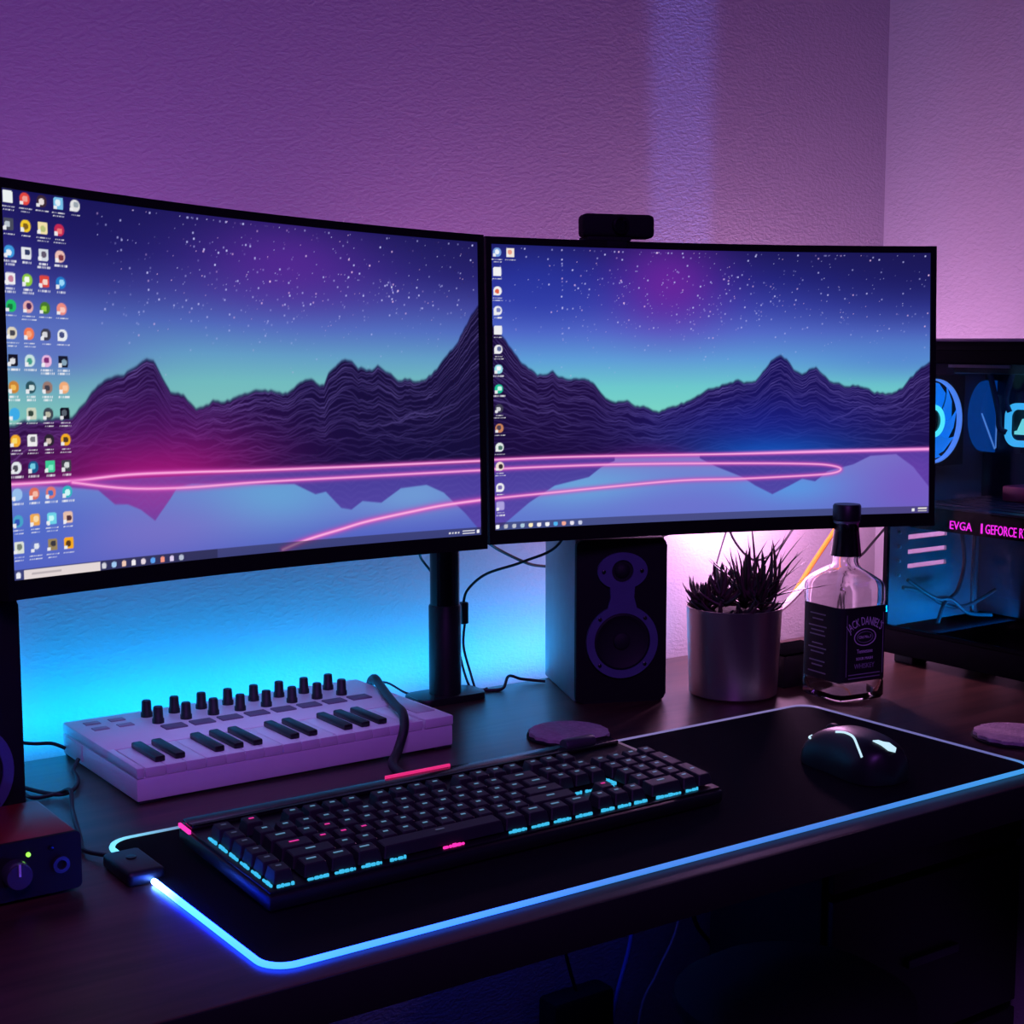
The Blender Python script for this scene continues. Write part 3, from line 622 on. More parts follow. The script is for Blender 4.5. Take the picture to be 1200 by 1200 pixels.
def key(xu, yu, wu=1.0, kind='b', hu=1.0):
    o = bpy.data.objects.new('keycap', capm(wu, kind, hu)); C.objects.link(o); o.parent = kb
    o.location = (0.0075+(xu+wu/2)*U, 0.0085+(yu+hu/2)*U, 0.0175)
glow_meshes = {}
rg = random.Random(21)
def glow(xu, yu, wu, m, side=False):
    v = rg.randint(0, 2); k = (wu, m.name, side, v)
    if k not in glow_meshes:
        bm = bm_new(); L = U*(0.80 if side else wu*0.78); a = -L/2; n = 0
        while a < L/2-0.001:                     # light leaks out in uneven dashes between switch stems
            b = min(rg.uniform(0.0022, 0.0050), L/2-a); h = rg.uniform(0.0018, 0.0036); c = a+b/2
            box(bm, (0, c, 0) if side else (c, 0, 0), (0.0018, b, h) if side else (b, 0.0018, h), 0.0005, seg=1); a += b+rg.uniform(0.0002, 0.0009)
        glow_meshes[k] = obj('switch_light', bm, m, kb); o = glow_meshes[k]
    else: o = share(glow_meshes[k], kb)
    o.location = (0.0075+xu*U, 0.0085+yu*U, 0.0164)
rk = random.Random(4)
MX = 1.35                                     # main block starts after the macro column
for r in range(6): key(0, r*1.04, 1.0, 'd')
ROWY = [0, 1, 2, 3, 4, 5.28]
rowdefs = [
    [(1.25, 'b'), (1.25, 'b'), (1.25, 'b'), (6.25, 'd'), (1.25, 'b'), (1.25, 'b'), (1.25, 'b'), (1.25, 'b')],
    [(2.25, 'b')]+[(1, 'b')]*10+[(2.75, 'b')],
    [(1.75, 'p')]+[(1, 'p'), (1, 'p'), (1, 'p')]+[(1, 'b')]*8+[(2.25, 'b')],
    [(1.5, 'b'), (1, 'b'), (1, 'p')]+[(1, 'b')]*10+[(1.5, 'b')],
    [(1, 'b')]*13+[(2, 'b')]]
for r, row in enumerate(rowdefs):
    x = MX
    for wu, kd in row: key(x, ROWY[r], wu, kd); x += wu
for x in (0, 2, 3, 4, 5, 6.5, 7.5, 8.5, 9.5, 11, 12, 13, 14): key(MX+x, 5.28, 1, 'p' if x == 0 else 'b')
NX = MX+15.25
for x in range(3):
    key(NX+x, 5.28, 1, 'b'); key(NX+x, 4, 1, 'b'); key(NX+x, 3, 1, 'b'); key(NX+x, 0, 1, 'b')
key(NX+1, 1, 1, 'p')
NP = NX+3.25
for x in range(3):
    for y in (1, 2, 3, 4): key(NP+x, y, 1, 'b')
key(NP, 0, 2, 'b'); key(NP+2, 0, 1, 'b'); key(NP+3, 4, 1, 'b'); key(NP+3, 2, 1, 'b', 2.0); key(NP+3, 0, 1, 'b', 2.0)
# lights that shine out under the keys at the front and at the left
for r in range(6): glow(-0.04, r*1.04+0.5, 1, GLOW_C, True)
glow(0.5, -0.05, 1.0, GLOW_C)
for x, wu in ((MX+0.62, 1.25), (MX+1.87, 1.25), (MX+3.12, 1.25)): glow(x, -0.05, wu, GLOW_C)
glow(MX+4.4, -0.05, 1.0, GLOW_C)
glow(MX+7.2, -0.05, 1.4, GLOW_P)
for x, wu in ((MX+10.6, 1.25), (MX+11.85, 1.25), (MX+13.1, 1.25), (MX+14.35, 1.25), (NX+0.5, 1), (NX+1.5, 1), (NX+2.5, 1), (NP+1.0, 2), (NP+2.5, 1)): glow(x, -0.05, wu, GLOW_C)
for x in (NX+0.5, NX+1.5, NX+2.5): glow(x, 2.4, 1.0, GLOW_C)
glow(NX+3.1, 2.9, 1, GLOW_C, True)
bm = bm_new(); box(bm, (0.222, KD-0.0005, 0.0195), (0.066, 0.002, 0.003)); obj('rear_light_bar', bm, mat('bar_pink', (0.2, 0.05, 0.1), 0.4, emit=(0.85, 0.025, 0.20), es=0.9), kb)
bm = bm_new(); box(bm, (0.0005, KD-0.012, 0.0150), (0.002, 0.020, 0.003)); obj('corner_light_bar', bm, GLOW_P, kb)
bm = bm_new(); box(bm, (KW-0.0005, KD-0.035, 0.0160), (0.002, 0.052, 0.0012)); obj('edge_highlight', bm, mat('edge_highlight_dim', (0.35, 0.28, 0.33), 0.35, emit=(0.16, 0.10, 0.14), es=0.7), kb)  # dim glowing strip stands in for the highlight on the right edge

# thick cable that arches over the right end of the white keyboard
bm = bm_new()
tube(bm, [(0.286, 0.250, 0.012), (0.288, 0.300, 0.006), (0.296, 0.345, 0.007), (0.318, 0.372, 0.013), (0.3305, 0.3815, 0.030), (0.339, 0.398, 0.0405), (0.352, 0.435, 0.0395), (0.367, 0.475, 0.0390), (0.384, 0.520, 0.0395), (0.392, 0.545, 0.041), (0.402, 0.572, 0.030), (0.410, 0.590, 0.006)], 0.0046, 10, 8)
tag(obj('keyboard_cable', bm, RUBBER), 'thick black cable draped over the right end of the white music keyboard', 'cable')

# ================================================================== MUSIC KEYBOARD
md = thing('midi_keyboard', 'white mini music keyboard with black knobs below the left monitor', 'music keyboard', (0.062, 0.389, 0))
MW, MD, MH = 0.330, 0.196, 0.033
bm = bm_new()
box(bm, (MW/2, MD/2, 0.0125), (MW, MD, 0.021), 0.002)                       # lower tub
box(bm, (MW/2, 0.072+(MD-0.072)/2, 0.028), (MW, MD-0.072, 0.010), 0.002)    # control deck behind the keys
box(bm, (0.0035, 0.036, 0.028), (0.007, 0.074, 0.010), 0.0015)
box(bm, (0.3135, 0.036, 0.028), (0.033, 0.074, 0.010), 0.0015)
obj('body', bm, WHITEP, md, angle=30)
bm = bm_new(); box(bm, (0.3135, 0.060, 0.0334), (0.022, 0.070, 0.001), 0.0004); obj('touch_strip', bm, mat('strip_grey', (0.55, 0.52, 0.55), 0.3), md)
bm = bm_new(); box(bm, (0.012, 0.005, 0), (0.02, 0.01, 0.002), 0.0006); ft = obj('rubber_foot', bm, RUBBER, md); ft.location = (0.0, 0.0, 0.001)
for x, y in ((MW-0.024, 0), (0, MD-0.01), (MW-0.024, MD-0.01)): share(ft, md, (x, y, 0.001))
w_ = 0.0191; kx0 = 0.0085
bm = bm_new(); box(bm, (0, 0.036, 0.0275), (w_-0.0006, 0.0715, 0.009), 0.0008); wk = obj('white_key', bm, WHITEK, md); wk.location = (kx0+w_/2, 0, 0)
for i in range(1, 15): share(wk, md, (kx0+(i+0.5)*w_, 0, 0))
bm = bm_new(); box(bm, (0, 0.0415, 0.0345), (0.0098, 0.059, 0.0060), 0.0016); bk = None
for i in (1, 2, 4, 5, 6, 8, 9, 11, 12, 13):
    if bk is None: bk = obj('black_key', bm, BLACK, md); bk.location = (kx0+i*w_-0.0005, 0, 0)
    else: share(bk, md, (kx0+i*w_-0.0005, 0, 0))
bm = bm_new(); lathe(bm, [(0.0058, 0), (0.0058, 0.004), (0.0050, 0.005), (0.0046, 0.0155), (0.0040, 0.0165), (0, 0.0165)], 20)
kn = None
for row, yy in ((0, 0.170), (1, 0.140)):
    for i in range(8):
        p = (0.0765+i*0.0291, yy, 0.033)
        if kn is None: kn = obj('knob', bm, KNOB, md); kn.location = p
        else: share(kn, md, p)
bm = bm_new(); box(bm, (0, 0, 0.0335), (0.0225, 0.0165, 0.0022), 0.0009); pd = None
for i in range(8):
    p = (0.0835+i*0.0293, 0.117, 0)
    if pd is None: pd = obj('drum_pad', bm, PAD, md); pd.location = p
    else: share(pd, md, p)
bm = bm_new(); box(bm, (0, 0, 0.0332), (0.015, 0.011, 0.0014), 0.0005); bt = obj('function_button', bm, mat('button_lilac', (0.45, 0.36, 0.44), 0.5), md); bt.location = (0.022, 0.150, 0)
for p in ((0.047, 0.150, 0), (0.022, 0.174, 0), (0.047, 0.174, 0)): share(bt, md, p)
bm = bm_new(); box(bm, (-0.0002, MD-0.034, 0.014), (0.0016, 0.046, 0.016), 0.0006); obj('side_plate', bm, mat('side_pale', (0.75, 0.72, 0.74), 0.4), md)
bm = bm_new(); tube(bm, [(0.055, 0.520, 0.012), (0.046, 0.508, 0.006), (0.043, 0.490, 0.004), (0.036, 0.470, 0.003), (0.020, 0.450, 0.003), (0.004, 0.462, 0.003), (-0.02, 0.53, 0.003)], 0.0020, 8, 8)
tag(obj('usb_cable', bm, RUBBER), 'thin dark cable curling on the desk left of the white music keyboard', 'cable')
bm = bm_new(); tube(bm, [(0.060, 0.572, 0.010), (0.048, 0.575, 0.016), (0.030, 0.578, 0.018), (0.0, 0.582, 0.024), (-0.06, 0.586, 0.03)], 0.0018, 8, 8)
tag(obj('audio_cable', bm, RUBBER), 'thin cable leaving the back left corner of the white music keyboard', 'cable')

# ================================================================== AUDIO BOX (left edge)
ab = thing('audio_interface', 'red metal audio box with black front knob at the left desk edge', 'audio interface', (-0.128, 0.266, 0))
bm = bm_new(); box(bm, (0, 0, 0.0245), (0.160, 0.094, 0.041), 0.003); obj('case', bm, RED, ab)
bm = bm_new(); prism(bm, rrect(0.161, 0.043, 0.004, 4), 0, 0.0035, Matrix.Translation((0, -0.0465, 0.0245)) @ RX90); obj('front_panel', bm, BLACKM, ab)
bm = bm_new(); lathe(bm, [(0.0105, 0), (0.0098, 0.010), (0.009, 0.011), (0, 0.011)], 28, (0.032, -0.050, 0.0235), RX90); obj('volume_knob', bm, mat('knob_aluminium', (0.30, 0.32, 0.40), 0.25, metal=0.9), ab)
bm = bm_new(); box(bm, (0.032, -0.0613, 0.0285), (0.0016, 0.0006, 0.009)); obj('knob_mark', bm, WHITEP, ab)
bm = bm_new(); lathe(bm, [(0.0017, 0), (0.0017, 0.0012), (0, 0.0018)], 12, (0.0415, -0.050, 0.0355), RX90); obj('power_light', bm, mat('led_green', (0.1, 0.3, 0.05), 0.4, emit=(0.30, 0.85, 0.06), es=1.6), ab)
bm = bm_new(); ring_prism(bm, circ(0.0062, 24, 0.065, 0.0235), circ(0.0035, 24, 0.065, 0.0235), 0.0, 0.0025, Matrix.Translation((0, -0.050, 0)) @ RX90); obj('headphone_socket', bm, DARKSTEEL, ab)
bm = bm_new(); lathe(bm, [(0.0020, 0), (0.0020, 0.001), (0, 0.0014)], 12, (0.058, -0.050, 0.037), RX90); obj('small_light', bm, BLACKG, ab)
bm = bm_new(); box(bm, (0, 0, 0.002), (0.014, 0.014, 0.004), 0.001); f0 = obj('foot', bm, RUBBER, ab); f0.location = (-0.065, -0.035, 0)
for x, y in ((0.065, -0.035), (-0.065, 0.035), (0.065, 0.035)): share(f0, ab, (x, y, 0))

# ================================================================== POTTED PLANT
pp = thing('potted_plant', 'spiky succulent in a brushed metal pot beside the bottle', 'plant', (0.781, 0.395, 0))
POT = mat('pot_metal', (0.54, 0.44, 0.44), 0.36, metal=0.95, noise=0.15, nscale=14, bump=0.08, bscale=90)
bm = bm_new(); lathe(bm, [(0, 0.0), (0.047, 0.0), (0.0505, 0.003), (0.0545, 0.101), (0.0550, 0.103), (0.0535, 0.1035), (0.0525, 0.100), (0.0515, 0.090), (0, 0.090)], 56, closed=False); obj('pot', bm, POT, pp, angle=30)
SOIL = mat('potting_soil', (0.02, 0.014, 0.012), 0.95, bump=0.8, bscale=150)
bm = bm_new(); lathe(bm, [(0.0508, 0.0905), (0.0500, 0.0935), (0.03, 0.097), (0, 0.0985)], 40, closed=False); obj('soil', bm, SOIL, pp)
LEAF = [mat('leaf_green', (0.045, 0.075, 0.040), 0.5, noise=0.3), mat('leaf_reddish', (0.085, 0.040, 0.045), 0.5, noise=0.3)]
def leafmesh(L, wid, bend, thick, m, k=7):
    bm = bm_new(); rows = []
    for i in range(k+1):
        t = i/k; x = L*(t-0.18*bend*t*t); z = L*bend*0.55*t*t; ww = wid*(1-t)**0.55*(0.55+0.9*t*(1.2-t)); th = thick*(1-t)**0.7
        if i == k: rows.append([bm.verts.new((x, 0, z))])
        else: rows.append([bm.verts.new((x, -ww/2, z+th*0.4)), bm.verts.new((x, 0, z-th*0.6)), bm.verts.new((x, ww/2, z+th*0.4)), bm.verts.new((x, 0, z+th*0.25))])
    for A, B in zip(rows[:-1], rows[1:]):
        for q in range(4):
            if len(B) == 1: bm.faces.new((A[q], A[(q+1) % 4], B[0]))
            else: bm.faces.new((A[q], A[(q+1) % 4], B[(q+1) % 4], B[q]))
    bm.faces.new(list(reversed(rows[0])))
    bmesh.ops.recalc_face_normals(bm, faces=bm.faces)
    me = bpy.data.meshes.new('leaf'); bm.to_mesh(me); bm.free(); me.materials.append(m)
    me.polygons.foreach_set('use_smooth', [True]*len(me.polygons)); return me
short = [leafmesh(0.036, 0.013, 0.5, 0.006, LEAF[i % 2]) for i in range(2)]
spike = [leafmesh(0.055, 0.0060, b, 0.0030, LEAF[i % 2]) for i, b in enumerate((0.15, 0.5, -0.3, 0.3))]
long_ = [leafmesh(0.085, 0.0046, b, 0.0022, LEAF[(i+1) % 2]) for i, b in enumerate((0.2, -0.3, -0.6, 0.1))]
rl = random.Random(12)
def leaf(me, p, az, el, sc=1.0, roll=0.0):
    o = bpy.data.objects.new('leaf', me); C.objects.link(o); o.parent = pp
    o.matrix_local = Matrix.Translation(p) @ Matrix.Rotation(az, 4, 'Z') @ Matrix.Rotation(-el, 4, 'Y') @ Matrix.Rotation(roll, 4, 'X') @ Matrix.Scale(sc, 4)
rv = Vector((rt.x, rt.y, 0))                 # to the right as seen from the chair side
for cl, (off, back, zz, n_) in enumerate([(-0.030, 0.004, 0.100, 18), (-0.016, -0.016, 0.112, 16), (-0.012, 0.012, 0.118, 16)]):
    base = rv*off+Vector((0.57, 0.82, 0))*back
    for i in range(n_):
        leaf(short[i % 2], (base.x+rl.uniform(-.004, .004), base.y+rl.uniform(-.004, .004), zz-0.006+0.012*i/n_), i*2.4+rl.uniform(-.3, .3), math.radians(5+65*i/n_+rl.uniform(-8, 8)), rl.uniform(0.7, 1.0))
for cl, (off, back, zz, n_) in enumerate([(0.012, 0.0, 0.110, 26), (0.030, -0.004, 0.106, 22), (0.022, 0.018, 0.112, 14)]):
    base = rv*off+Vector((0.57, 0.82, 0))*back
    for i in range(n_):
        az = i*2.4+rl.uniform(-.3, .3)
        leaf(spike[i % 4], (base.x, base.y, zz-0.010+0.014*i/n_), az, math.radians(22+60*i/n_+rl.uniform(-8, 8)), rl.uniform(0.75, 1.15))
for i in range(34):                            # leaves that spill over the rim
    a = 2*math.pi*i/34+rl.uniform(-.1, .1); q = rl.uniform(0.030, 0.044)
    leaf(short[i % 2], (q*math.cos(a), q*math.sin(a), 0.098), a+rl.uniform(-.5, .5), math.radians(rl.uniform(8, 45)), rl.uniform(0.55, 0.85))
for i in range(16):                            # the cluster that leans out on the left
    leaf(short[i % 2], (-rv.x*0.040+rl.uniform(-.006, .006), -rv.y*0.040+rl.uniform(-.006, .006), 0.102+0.012*i/16), math.atan2(-rv.y, -rv.x)+rl.uniform(-1.3, 1.3), math.radians(rl.uniform(0, 60)), rl.uniform(0.7, 0.95))
for i in range(22):
    leaf(spike[i % 4], (rl.uniform(-.02, .03)*1.0+rv.x*0.012, rl.uniform(-.02, .02)+rv.y*0.012, 0.112), i*2.4, math.radians(rl.uniform(45, 82)), rl.uniform(0.9, 1.35))
ra = math.atan2(rv.y, rv.x)
for i, (da, el, sc) in enumerate([(0.1, 40, 1.0), (0.25, 55, 1.05), (-0.2, 32, 0.95), (0.4, 62, 1.1), (-0.35, 48, 1.0), (0.0, 66, 1.12), (0.6, 72, 1.05), (2.6, 78, 1.0), (-0.1, 25, 0.85), (0.3, 46, 0.9), (1.6, 80, 1.1), (-0.5, 60, 0.9)]):
    leaf(long_[i % 4], (rv.x*0.026, rv.y*0.026, 0.104), ra+da, math.radians(el), sc)

# ================================================================== BOTTLE
bt_ = thing('whiskey_bottle', 'square clear glass bottle with black label and black cap', 'bottle', (0.8770, 0.3150, 0), math.radians(-6.5))
def section(a, e, n=64):
    out = []
    for i in range(n):
        t = 2*math.pi*i/n; c, s_ = math.cos(t), math.sin(t)
        out.append((a*math.copysign(abs(c)**(2/e), c), a*math.copysign(abs(s_)**(2/e), s_)))
    return out
prof = [(0.0290, 7, 0.000), (0.0335, 7, 0.0015), (0.0352, 7.5, 0.005), (0.0352, 7.5, 0.020), (0.0346, 7.5, 0.022), (0.0346, 7.5, 0.110), (0.0352, 7.5, 0.113), (0.0354, 7, 0.1285), (0.0348, 6.5, 0.1320), (0.0318, 5.5, 0.1362), (0.0255, 4.0, 0.1420), (0.0190, 2.6, 0.1475), (0.0158, 2.1, 0.1515), (0.0148, 2, 0.157), (0.0152, 2, 0.166), (0.0140, 2, 0.172), (0.0140, 2, 0.205)]
def loft(bm, prof, n=64, flip=False):
    R = [[bm.verts.new((x, y, z)) for x, y in section(a, e, n)] for a, e, z in prof]
    for A, B in zip(R[:-1], R[1:]):
        for i in range(n):
            q = (A[i], A[(i+1) % n], B[(i+1) % n], B[i]); bm.faces.new(tuple(reversed(q)) if flip else q)
    return R
bm = bm_new(); R1 = loft(bm, prof)
inner = [(max(a-0.0030, 0.008), e, z) for a, e, z in prof if z > 0.004]; inner[0] = (0.0285, 6, 0.009)
R2 = loft(bm, inner, flip=True)
bm.faces.new(list(reversed(R1[0]))); bm.faces.new(R2[0])
for i in range(64): bm.faces.new((R1[-1][i], R1[-1][(i+1) % 64], R2[-1][(i+1) % 64], R2[-1][i]))
me = bpy.data.meshes.new('glass_body'); bm.to_mesh(me); bm.free(); me.materials.append(GLASS); me.polygons.foreach_set('use_smooth', [True]*len(me.polygons)); me.set_sharp_from_angle(angle=math.radians(50))
gb = bpy.data.objects.new('glass_body', me); C.objects.link(gb); gb.parent = bt_
LAB = mat('label_black', (0.010, 0.010, 0.014), 0.55); LABT = mat('label_print', (0.85, 0.85, 0.92), 0.6, noise=0.05); LABD = mat('label_print_dim', (0.34, 0.34, 0.42), 0.6)
n = 96; a = 0.0350
sec = section(a, 7.5, n)
bm = bm_new(); L0 = []
ang0, ang1 = -0.5*math.pi-math.radians(118), -0.5*math.pi+math.radians(45)
for i in range(61):
    t = ang0+(ang1-ang0)*i/60; c, s_ = math.cos(t), math.sin(t); e = 7.5
    x = a*math.copysign(abs(c)**(2/e), c); y = a*math.copysign(abs(s_)**(2/e), s_)
    L0.append([bm.verts.new((x*(1+k*0.006), y*(1+k*0.006), z)) for k, z in ((0, 0.024), (1, 0.024), (1, 0.109), (0, 0.109))])
for A, B in zip(L0[:-1], L0[1:]):
    for q in range(4): bm.faces.new((A[q], A[(q+1) % 4], B[(q+1) % 4], B[q]))
bm.faces.new(L0[0]); bm.faces.new(list(reversed(L0[-1])))
lab = obj('label', bm, LAB, bt_, angle=30)
FY = -0.03535
def lt(name, s_, size, zc, m=LABT, warp=None, sx=1.0, xo=0.0):
    b = text_bm(s_, size, 0.00015, warp=warp, sx=sx); bmesh.ops.transform(b, matrix=Matrix.Translation((xo, FY, zc)) @ RX90, verts=b.verts); o = obj(name, b, m, lab, smooth=False); return o
arch = lambda x, y, z: ((0.040+y)*math.sin(x/0.040), (0.040+y)*math.cos(x/0.040)-0.040, z)
lt('arched_lettering', "JACK DANIEL'S", 0.0135, 0.0925, warp=arch, sx=0.60)
bm = bm_new(); ring_prism(bm, circ(0.0160, 40, 0, 0, 0.62), circ(0.0150, 40, 0, 0, 0.60), -0.0002, 0.0003, Matrix.Translation((0, FY, 0.0745)) @ RX90); obj('oval_ring', bm, LABT, lab)
bm = bm_new(); ring_prism(bm, circ(0.0118, 40, 0, 0, 0.55), circ(0.0112, 40, 0, 0, 0.53), -0.0002, 0.0003, Matrix.Translation((0, FY, 0.0745)) @ RX90); obj('oval_ring', bm, LABD, lab)
lt('oval_lettering', 'Old No.7', 0.0048, 0.0745)
lt('lettering', 'Tennessee', 0.0068, 0.0585, sx=0.8); lt('lettering', 'SOUR MASH', 0.0045, 0.0500, LABT); lt('lettering', 'WHISKEY', 0.0082, 0.0415, LABD, sx=0.85)
bm = bm_new()
for z in (0.0325, 0.0285): box(bm, (0, FY, z), (0.046, 0.0003, 0.0010))
for x in (-0.0265, 0.0265): box(bm, (x, FY, 0.066), (0.0006, 0.0003, 0.070))
obj('label_border', bm, LABD, lab)
bm = bm_new()
for i, z in enumerate((0.098, 0.092, 0.084, 0.079, 0.074, 0.064, 0.059, 0.054, 0.044, 0.039, 0.031)): box(bm, (-0.03535, 0.004, z), (0.0003, (0.026, 0.018, 0.030, 0.022)[i % 4], 0.0014))
obj('side_print', bm, LABD, lab)
bm = bm_new(); lathe(bm, [(0.0178, 0.163), (0.0172, 0.165), (0.0135, 0.196), (0.0138, 0.2005), (0.0128, 0.202)], 36, closed=False); obj('neck_sleeve', bm, BLACKG, bt_)
bm = bm_new(); lathe(bm, [(0.0135, 0.2025), (0.0158, 0.204), (0.0158, 0.2195), (0.0145, 0.2215), (0, 0.2215)], 36); obj('cap', bm, BLACK, bt_)
bm = bm_new(); lathe(bm, [(0.0130, 0.1995), (0.0148, 0.2005), (0.0148, 0.2025), (0.0132, 0.2032)], 36, closed=False); obj('cap_ring', bm, STEEL, bt_)

# ================================================================== SMALL BLACK BOX between pot and bottle
bx = thing('small_box', 'small black box behind the bottle and the metal pot', 'box', (0.885, 0.402, 0))
bm = bm_new(); box(bm, (0, 0, 0.019), (0.080, 0.052, 0.038), 0.002); obj('box_body', bm, BLACK, bx)
bm = bm_new(); box(bm, (0, 0, 0.0395), (0.081, 0.053, 0.003), 0.001); obj('lid', bm, mat('lid_black', (0.003, 0.003, 0.004), 0.9, spec=0.0), bx)

# ================================================================== COASTERS
FELT = mat('coaster_felt', (0.42, 0.30, 0.36), 0.9, noise=0.4, nscale=220, bump=0.5, bscale=400)
for i, (x, y, lb) in enumerate([(0.510, 0.352, 'pinkish round coaster lying in front of the right speaker'), (0.880, 0.083, 'pinkish round coaster at the right edge beside the desk mat')]):
    t = thing('coaster', lb, 'coaster', (x, y, 0), 0.4*i, 'round coasters on the desk')
    bm = bm_new(); poly = [((0.041+0.0012*math.cos(16*q))*math.cos(q), (0.041+0.0012*math.cos(16*q))*math.sin(q)) for q in [2*math.pi*j/96 for j in range(96)]]
    prism(bm, poly, 0.003, 0.0065, bev=0.0008); obj('felt_top', bm, FELT, t)
    bm = bm_new(); lathe(bm, [(0.043, 0), (0.0435, 0.001), (0.0435, 0.0025), (0.042, 0.0032), (0, 0.0032)], 48); obj('cork_base', bm, BLACKM, t)

# ================================================================== MOUSE
ms = thing('computer_mouse', 'black gaming mouse with glowing white side strip and logo', 'mouse', (0.648, 0.092, 0.0036), math.radians(-8))
def mz(t):  # t: -1 back (toward the chair) .. 1 front
    return 0.036*max(0.0, (1-abs((t+0.12)/1.13)**2.3))**0.62+0.004
bm = bm_new(); rows = []
nl, na = 22, 20
for i in range(nl+1):
    t = -1+2*i/nl; ln = 0.057*t; wd = 0.0325*(max(0.0, 1-abs(t)**3.6)**0.5)*(1-0.10*math.cos(2.4*t)+0.04*t*t) + 0.0005
    hh = mz(t) if abs(t) < 0.999 else 0.004
    rows.append([bm.verts.new((wd*math.copysign(abs(math.cos(q))**0.7, math.cos(q)), ln, 0.0012+(hh)*max(0, math.sin(q))**0.75)) for q in [math.pi*j/na for j in range(na+1)]])
for A, B in zip(rows[:-1], rows[1:]):
    for j in range(na): bm.faces.new((A[j], A[j+1], B[j+1], B[j]))
    bm.faces.new((A[na], A[0], B[0], B[na]))
bm.faces.new(rows[0]); bm.faces.new(list(reversed(rows[-1])))
obj('shell', bm, mat('mouse_black', (0.008, 0.008, 0.010), 0.4), ms, angle=60)
MG = mat('mouse_glow', (0.3, 0.3, 0.3), 0.4, emit=(0.55, 0.85, 0.95), es=1.0)
def onshell(x, t):
    ln = 0.057*t; wd = 0.0325*(max(0.0, 1-abs(t)**3.6)**0.5)*(1-0.10*math.cos(2.4*t)+0.04*t*t)+0.0005
    c = min(1, abs(x)/wd)**(1/0.7); s_ = math.sqrt(max(0, 1-c*c)); return (x, ln, 0.0012+mz(t)*s_**0.75+0.0004)
bm = bm_new(); tube(bm, [onshell(x, t) for x, t in ((-0.0172, 0.10), (-0.0158, 0.0), (-0.0150, -0.12), (-0.0165, -0.32), (-0.0220, -0.55), (-0.0245, -0.70))], 0.0011, 8, 6); obj('light_strip', bm, MG, ms)
bm = bm_new(); tube(bm, [onshell(x, t) for x, t in ((-0.024, 0.60), (-0.020, 0.72), (-0.014, 0.78))], 0.0010, 8, 6); obj('front_light', bm, MG, ms)
bm = bm_new()
pl = [(-0.0085, -0.62), (-0.003, -0.64), (0.000, -0.70), (0.005, -0.74), (0.0075, -0.86), (0.003, -0.93), (-0.003, -0.88), (-0.005, -0.76)]
vs = [bm.verts.new(onshell(x, t)) for x, t in pl]; ctr = bm.verts.new(onshell(0.0, -0.79))
for i in range(len(vs)): bm.faces.new((ctr, vs[i], vs[(i+1) % len(vs)]))
r0 = bmesh.ops.extrude_face_region(bm, geom=bm.faces[:]); bmesh.ops.translate(bm, vec=(0, -0.0004, 0.0010), verts=[v for v in r0['geom'] if isinstance(v, bmesh.types.BMVert)])
obj('emblem', bm, MG, ms, smooth=False)
bm = bm_new(); lathe(bm, [(0.0085, -0.0035), (0.0095, -0.0025), (0.0095, 0.0025), (0.0085, 0.0035)], 24, onshell(0, 0.52), Matrix.Rotation(math.pi/2, 4, 'Y')); bmesh.ops.translate(bm, vec=(0, 0, -0.0065), verts=bm.verts); obj('scroll_wheel', bm, RUBBER, ms)

# ================================================================== COMPUTER CASE
X0, X1, YR, YF, ZB, ZT = 1.060, 1.256, 0.418, 0.020, 0.012, 0.404
pc = thing('computer_case', 'black computer tower with glass side and cyan lit parts', 'computer', (X0, YR, 0))
def pb(bm, x0, x1, y0, y1, z0, z1, bev=0.0): box(bm, ((x0+x1)/2-X0, (y0+y1)/2-YR, (z0+z1)/2), (x1-x0, y1-y0, z1-z0), bev)
CASE = mat('case_black', (0.005, 0.005, 0.007), 0.8, spec=0.0); INN = mat('case_inner', (0.10, 0.10, 0.12), 0.55)
TRAY = mat('tray_black', (0.022, 0.022, 0.03), 0.35)
for nm, b_, m in (('top_strip', (X0+0.004, X1-0.004, YF+0.01, YR-0.004, ZT, ZT+0.004), mat('top_strip_grey', (0.35, 0.33, 0.36), 0.6)), ('top_panel', (X0, X1, YF, YR, ZT-0.010, ZT), CASE), ('bottom_panel', (X0, X1, YF, YR, ZB, ZB+0.032), CASE), ('side_panel', (X1-0.004, X1, YF, YR, ZB+0.032, ZT-0.010), CASE), ('front_panel', (X0, X1, YF-0.012, YF, ZB, ZT), CASE), ('motherboard_tray', (X1-0.014, X1-0.006, YF+0.01, YR-0.006, ZB+0.034, ZT-0.012), TRAY)):  # top strip: thin and paler than the panel below it
    bm = bm_new(); pb(bm, *b_, bev=0.0012); obj(nm, bm, m, pc, angle=30)
bm = bm_new(); pb(bm, X0, X0+0.004, YF, YR, ZT-0.026, ZT-0.010); pb(bm, X0, X0+0.004, YF, YR, ZB+0.030, ZB+0.036); pb(bm, X0, X0+0.005, YR-0.006, YR, ZB+0.032, ZT-0.010); obj('glass_frame', bm, CASE, pc, angle=30)
bm = bm_new(); pb(bm, X0-0.0005, X0+0.0022, YF+0.001, YR-0.007, ZB+0.036, ZT-0.026); o = obj('glass_panel', bm, PANE, pc, smooth=False); o['label'] = 'tinted glass side panel'
bm = bm_new(); box(bm, (0, 0, 0.006), (0.030, 0.030, 0.012), 0.002); fo = obj('foot', bm, RUBBER, pc); fo.location = (0.025, -0.028, 0)
for x, y in ((0.170, -0.028), (0.025, -0.37), (0.170, -0.37)): share(fo, pc, (x, y, 0))
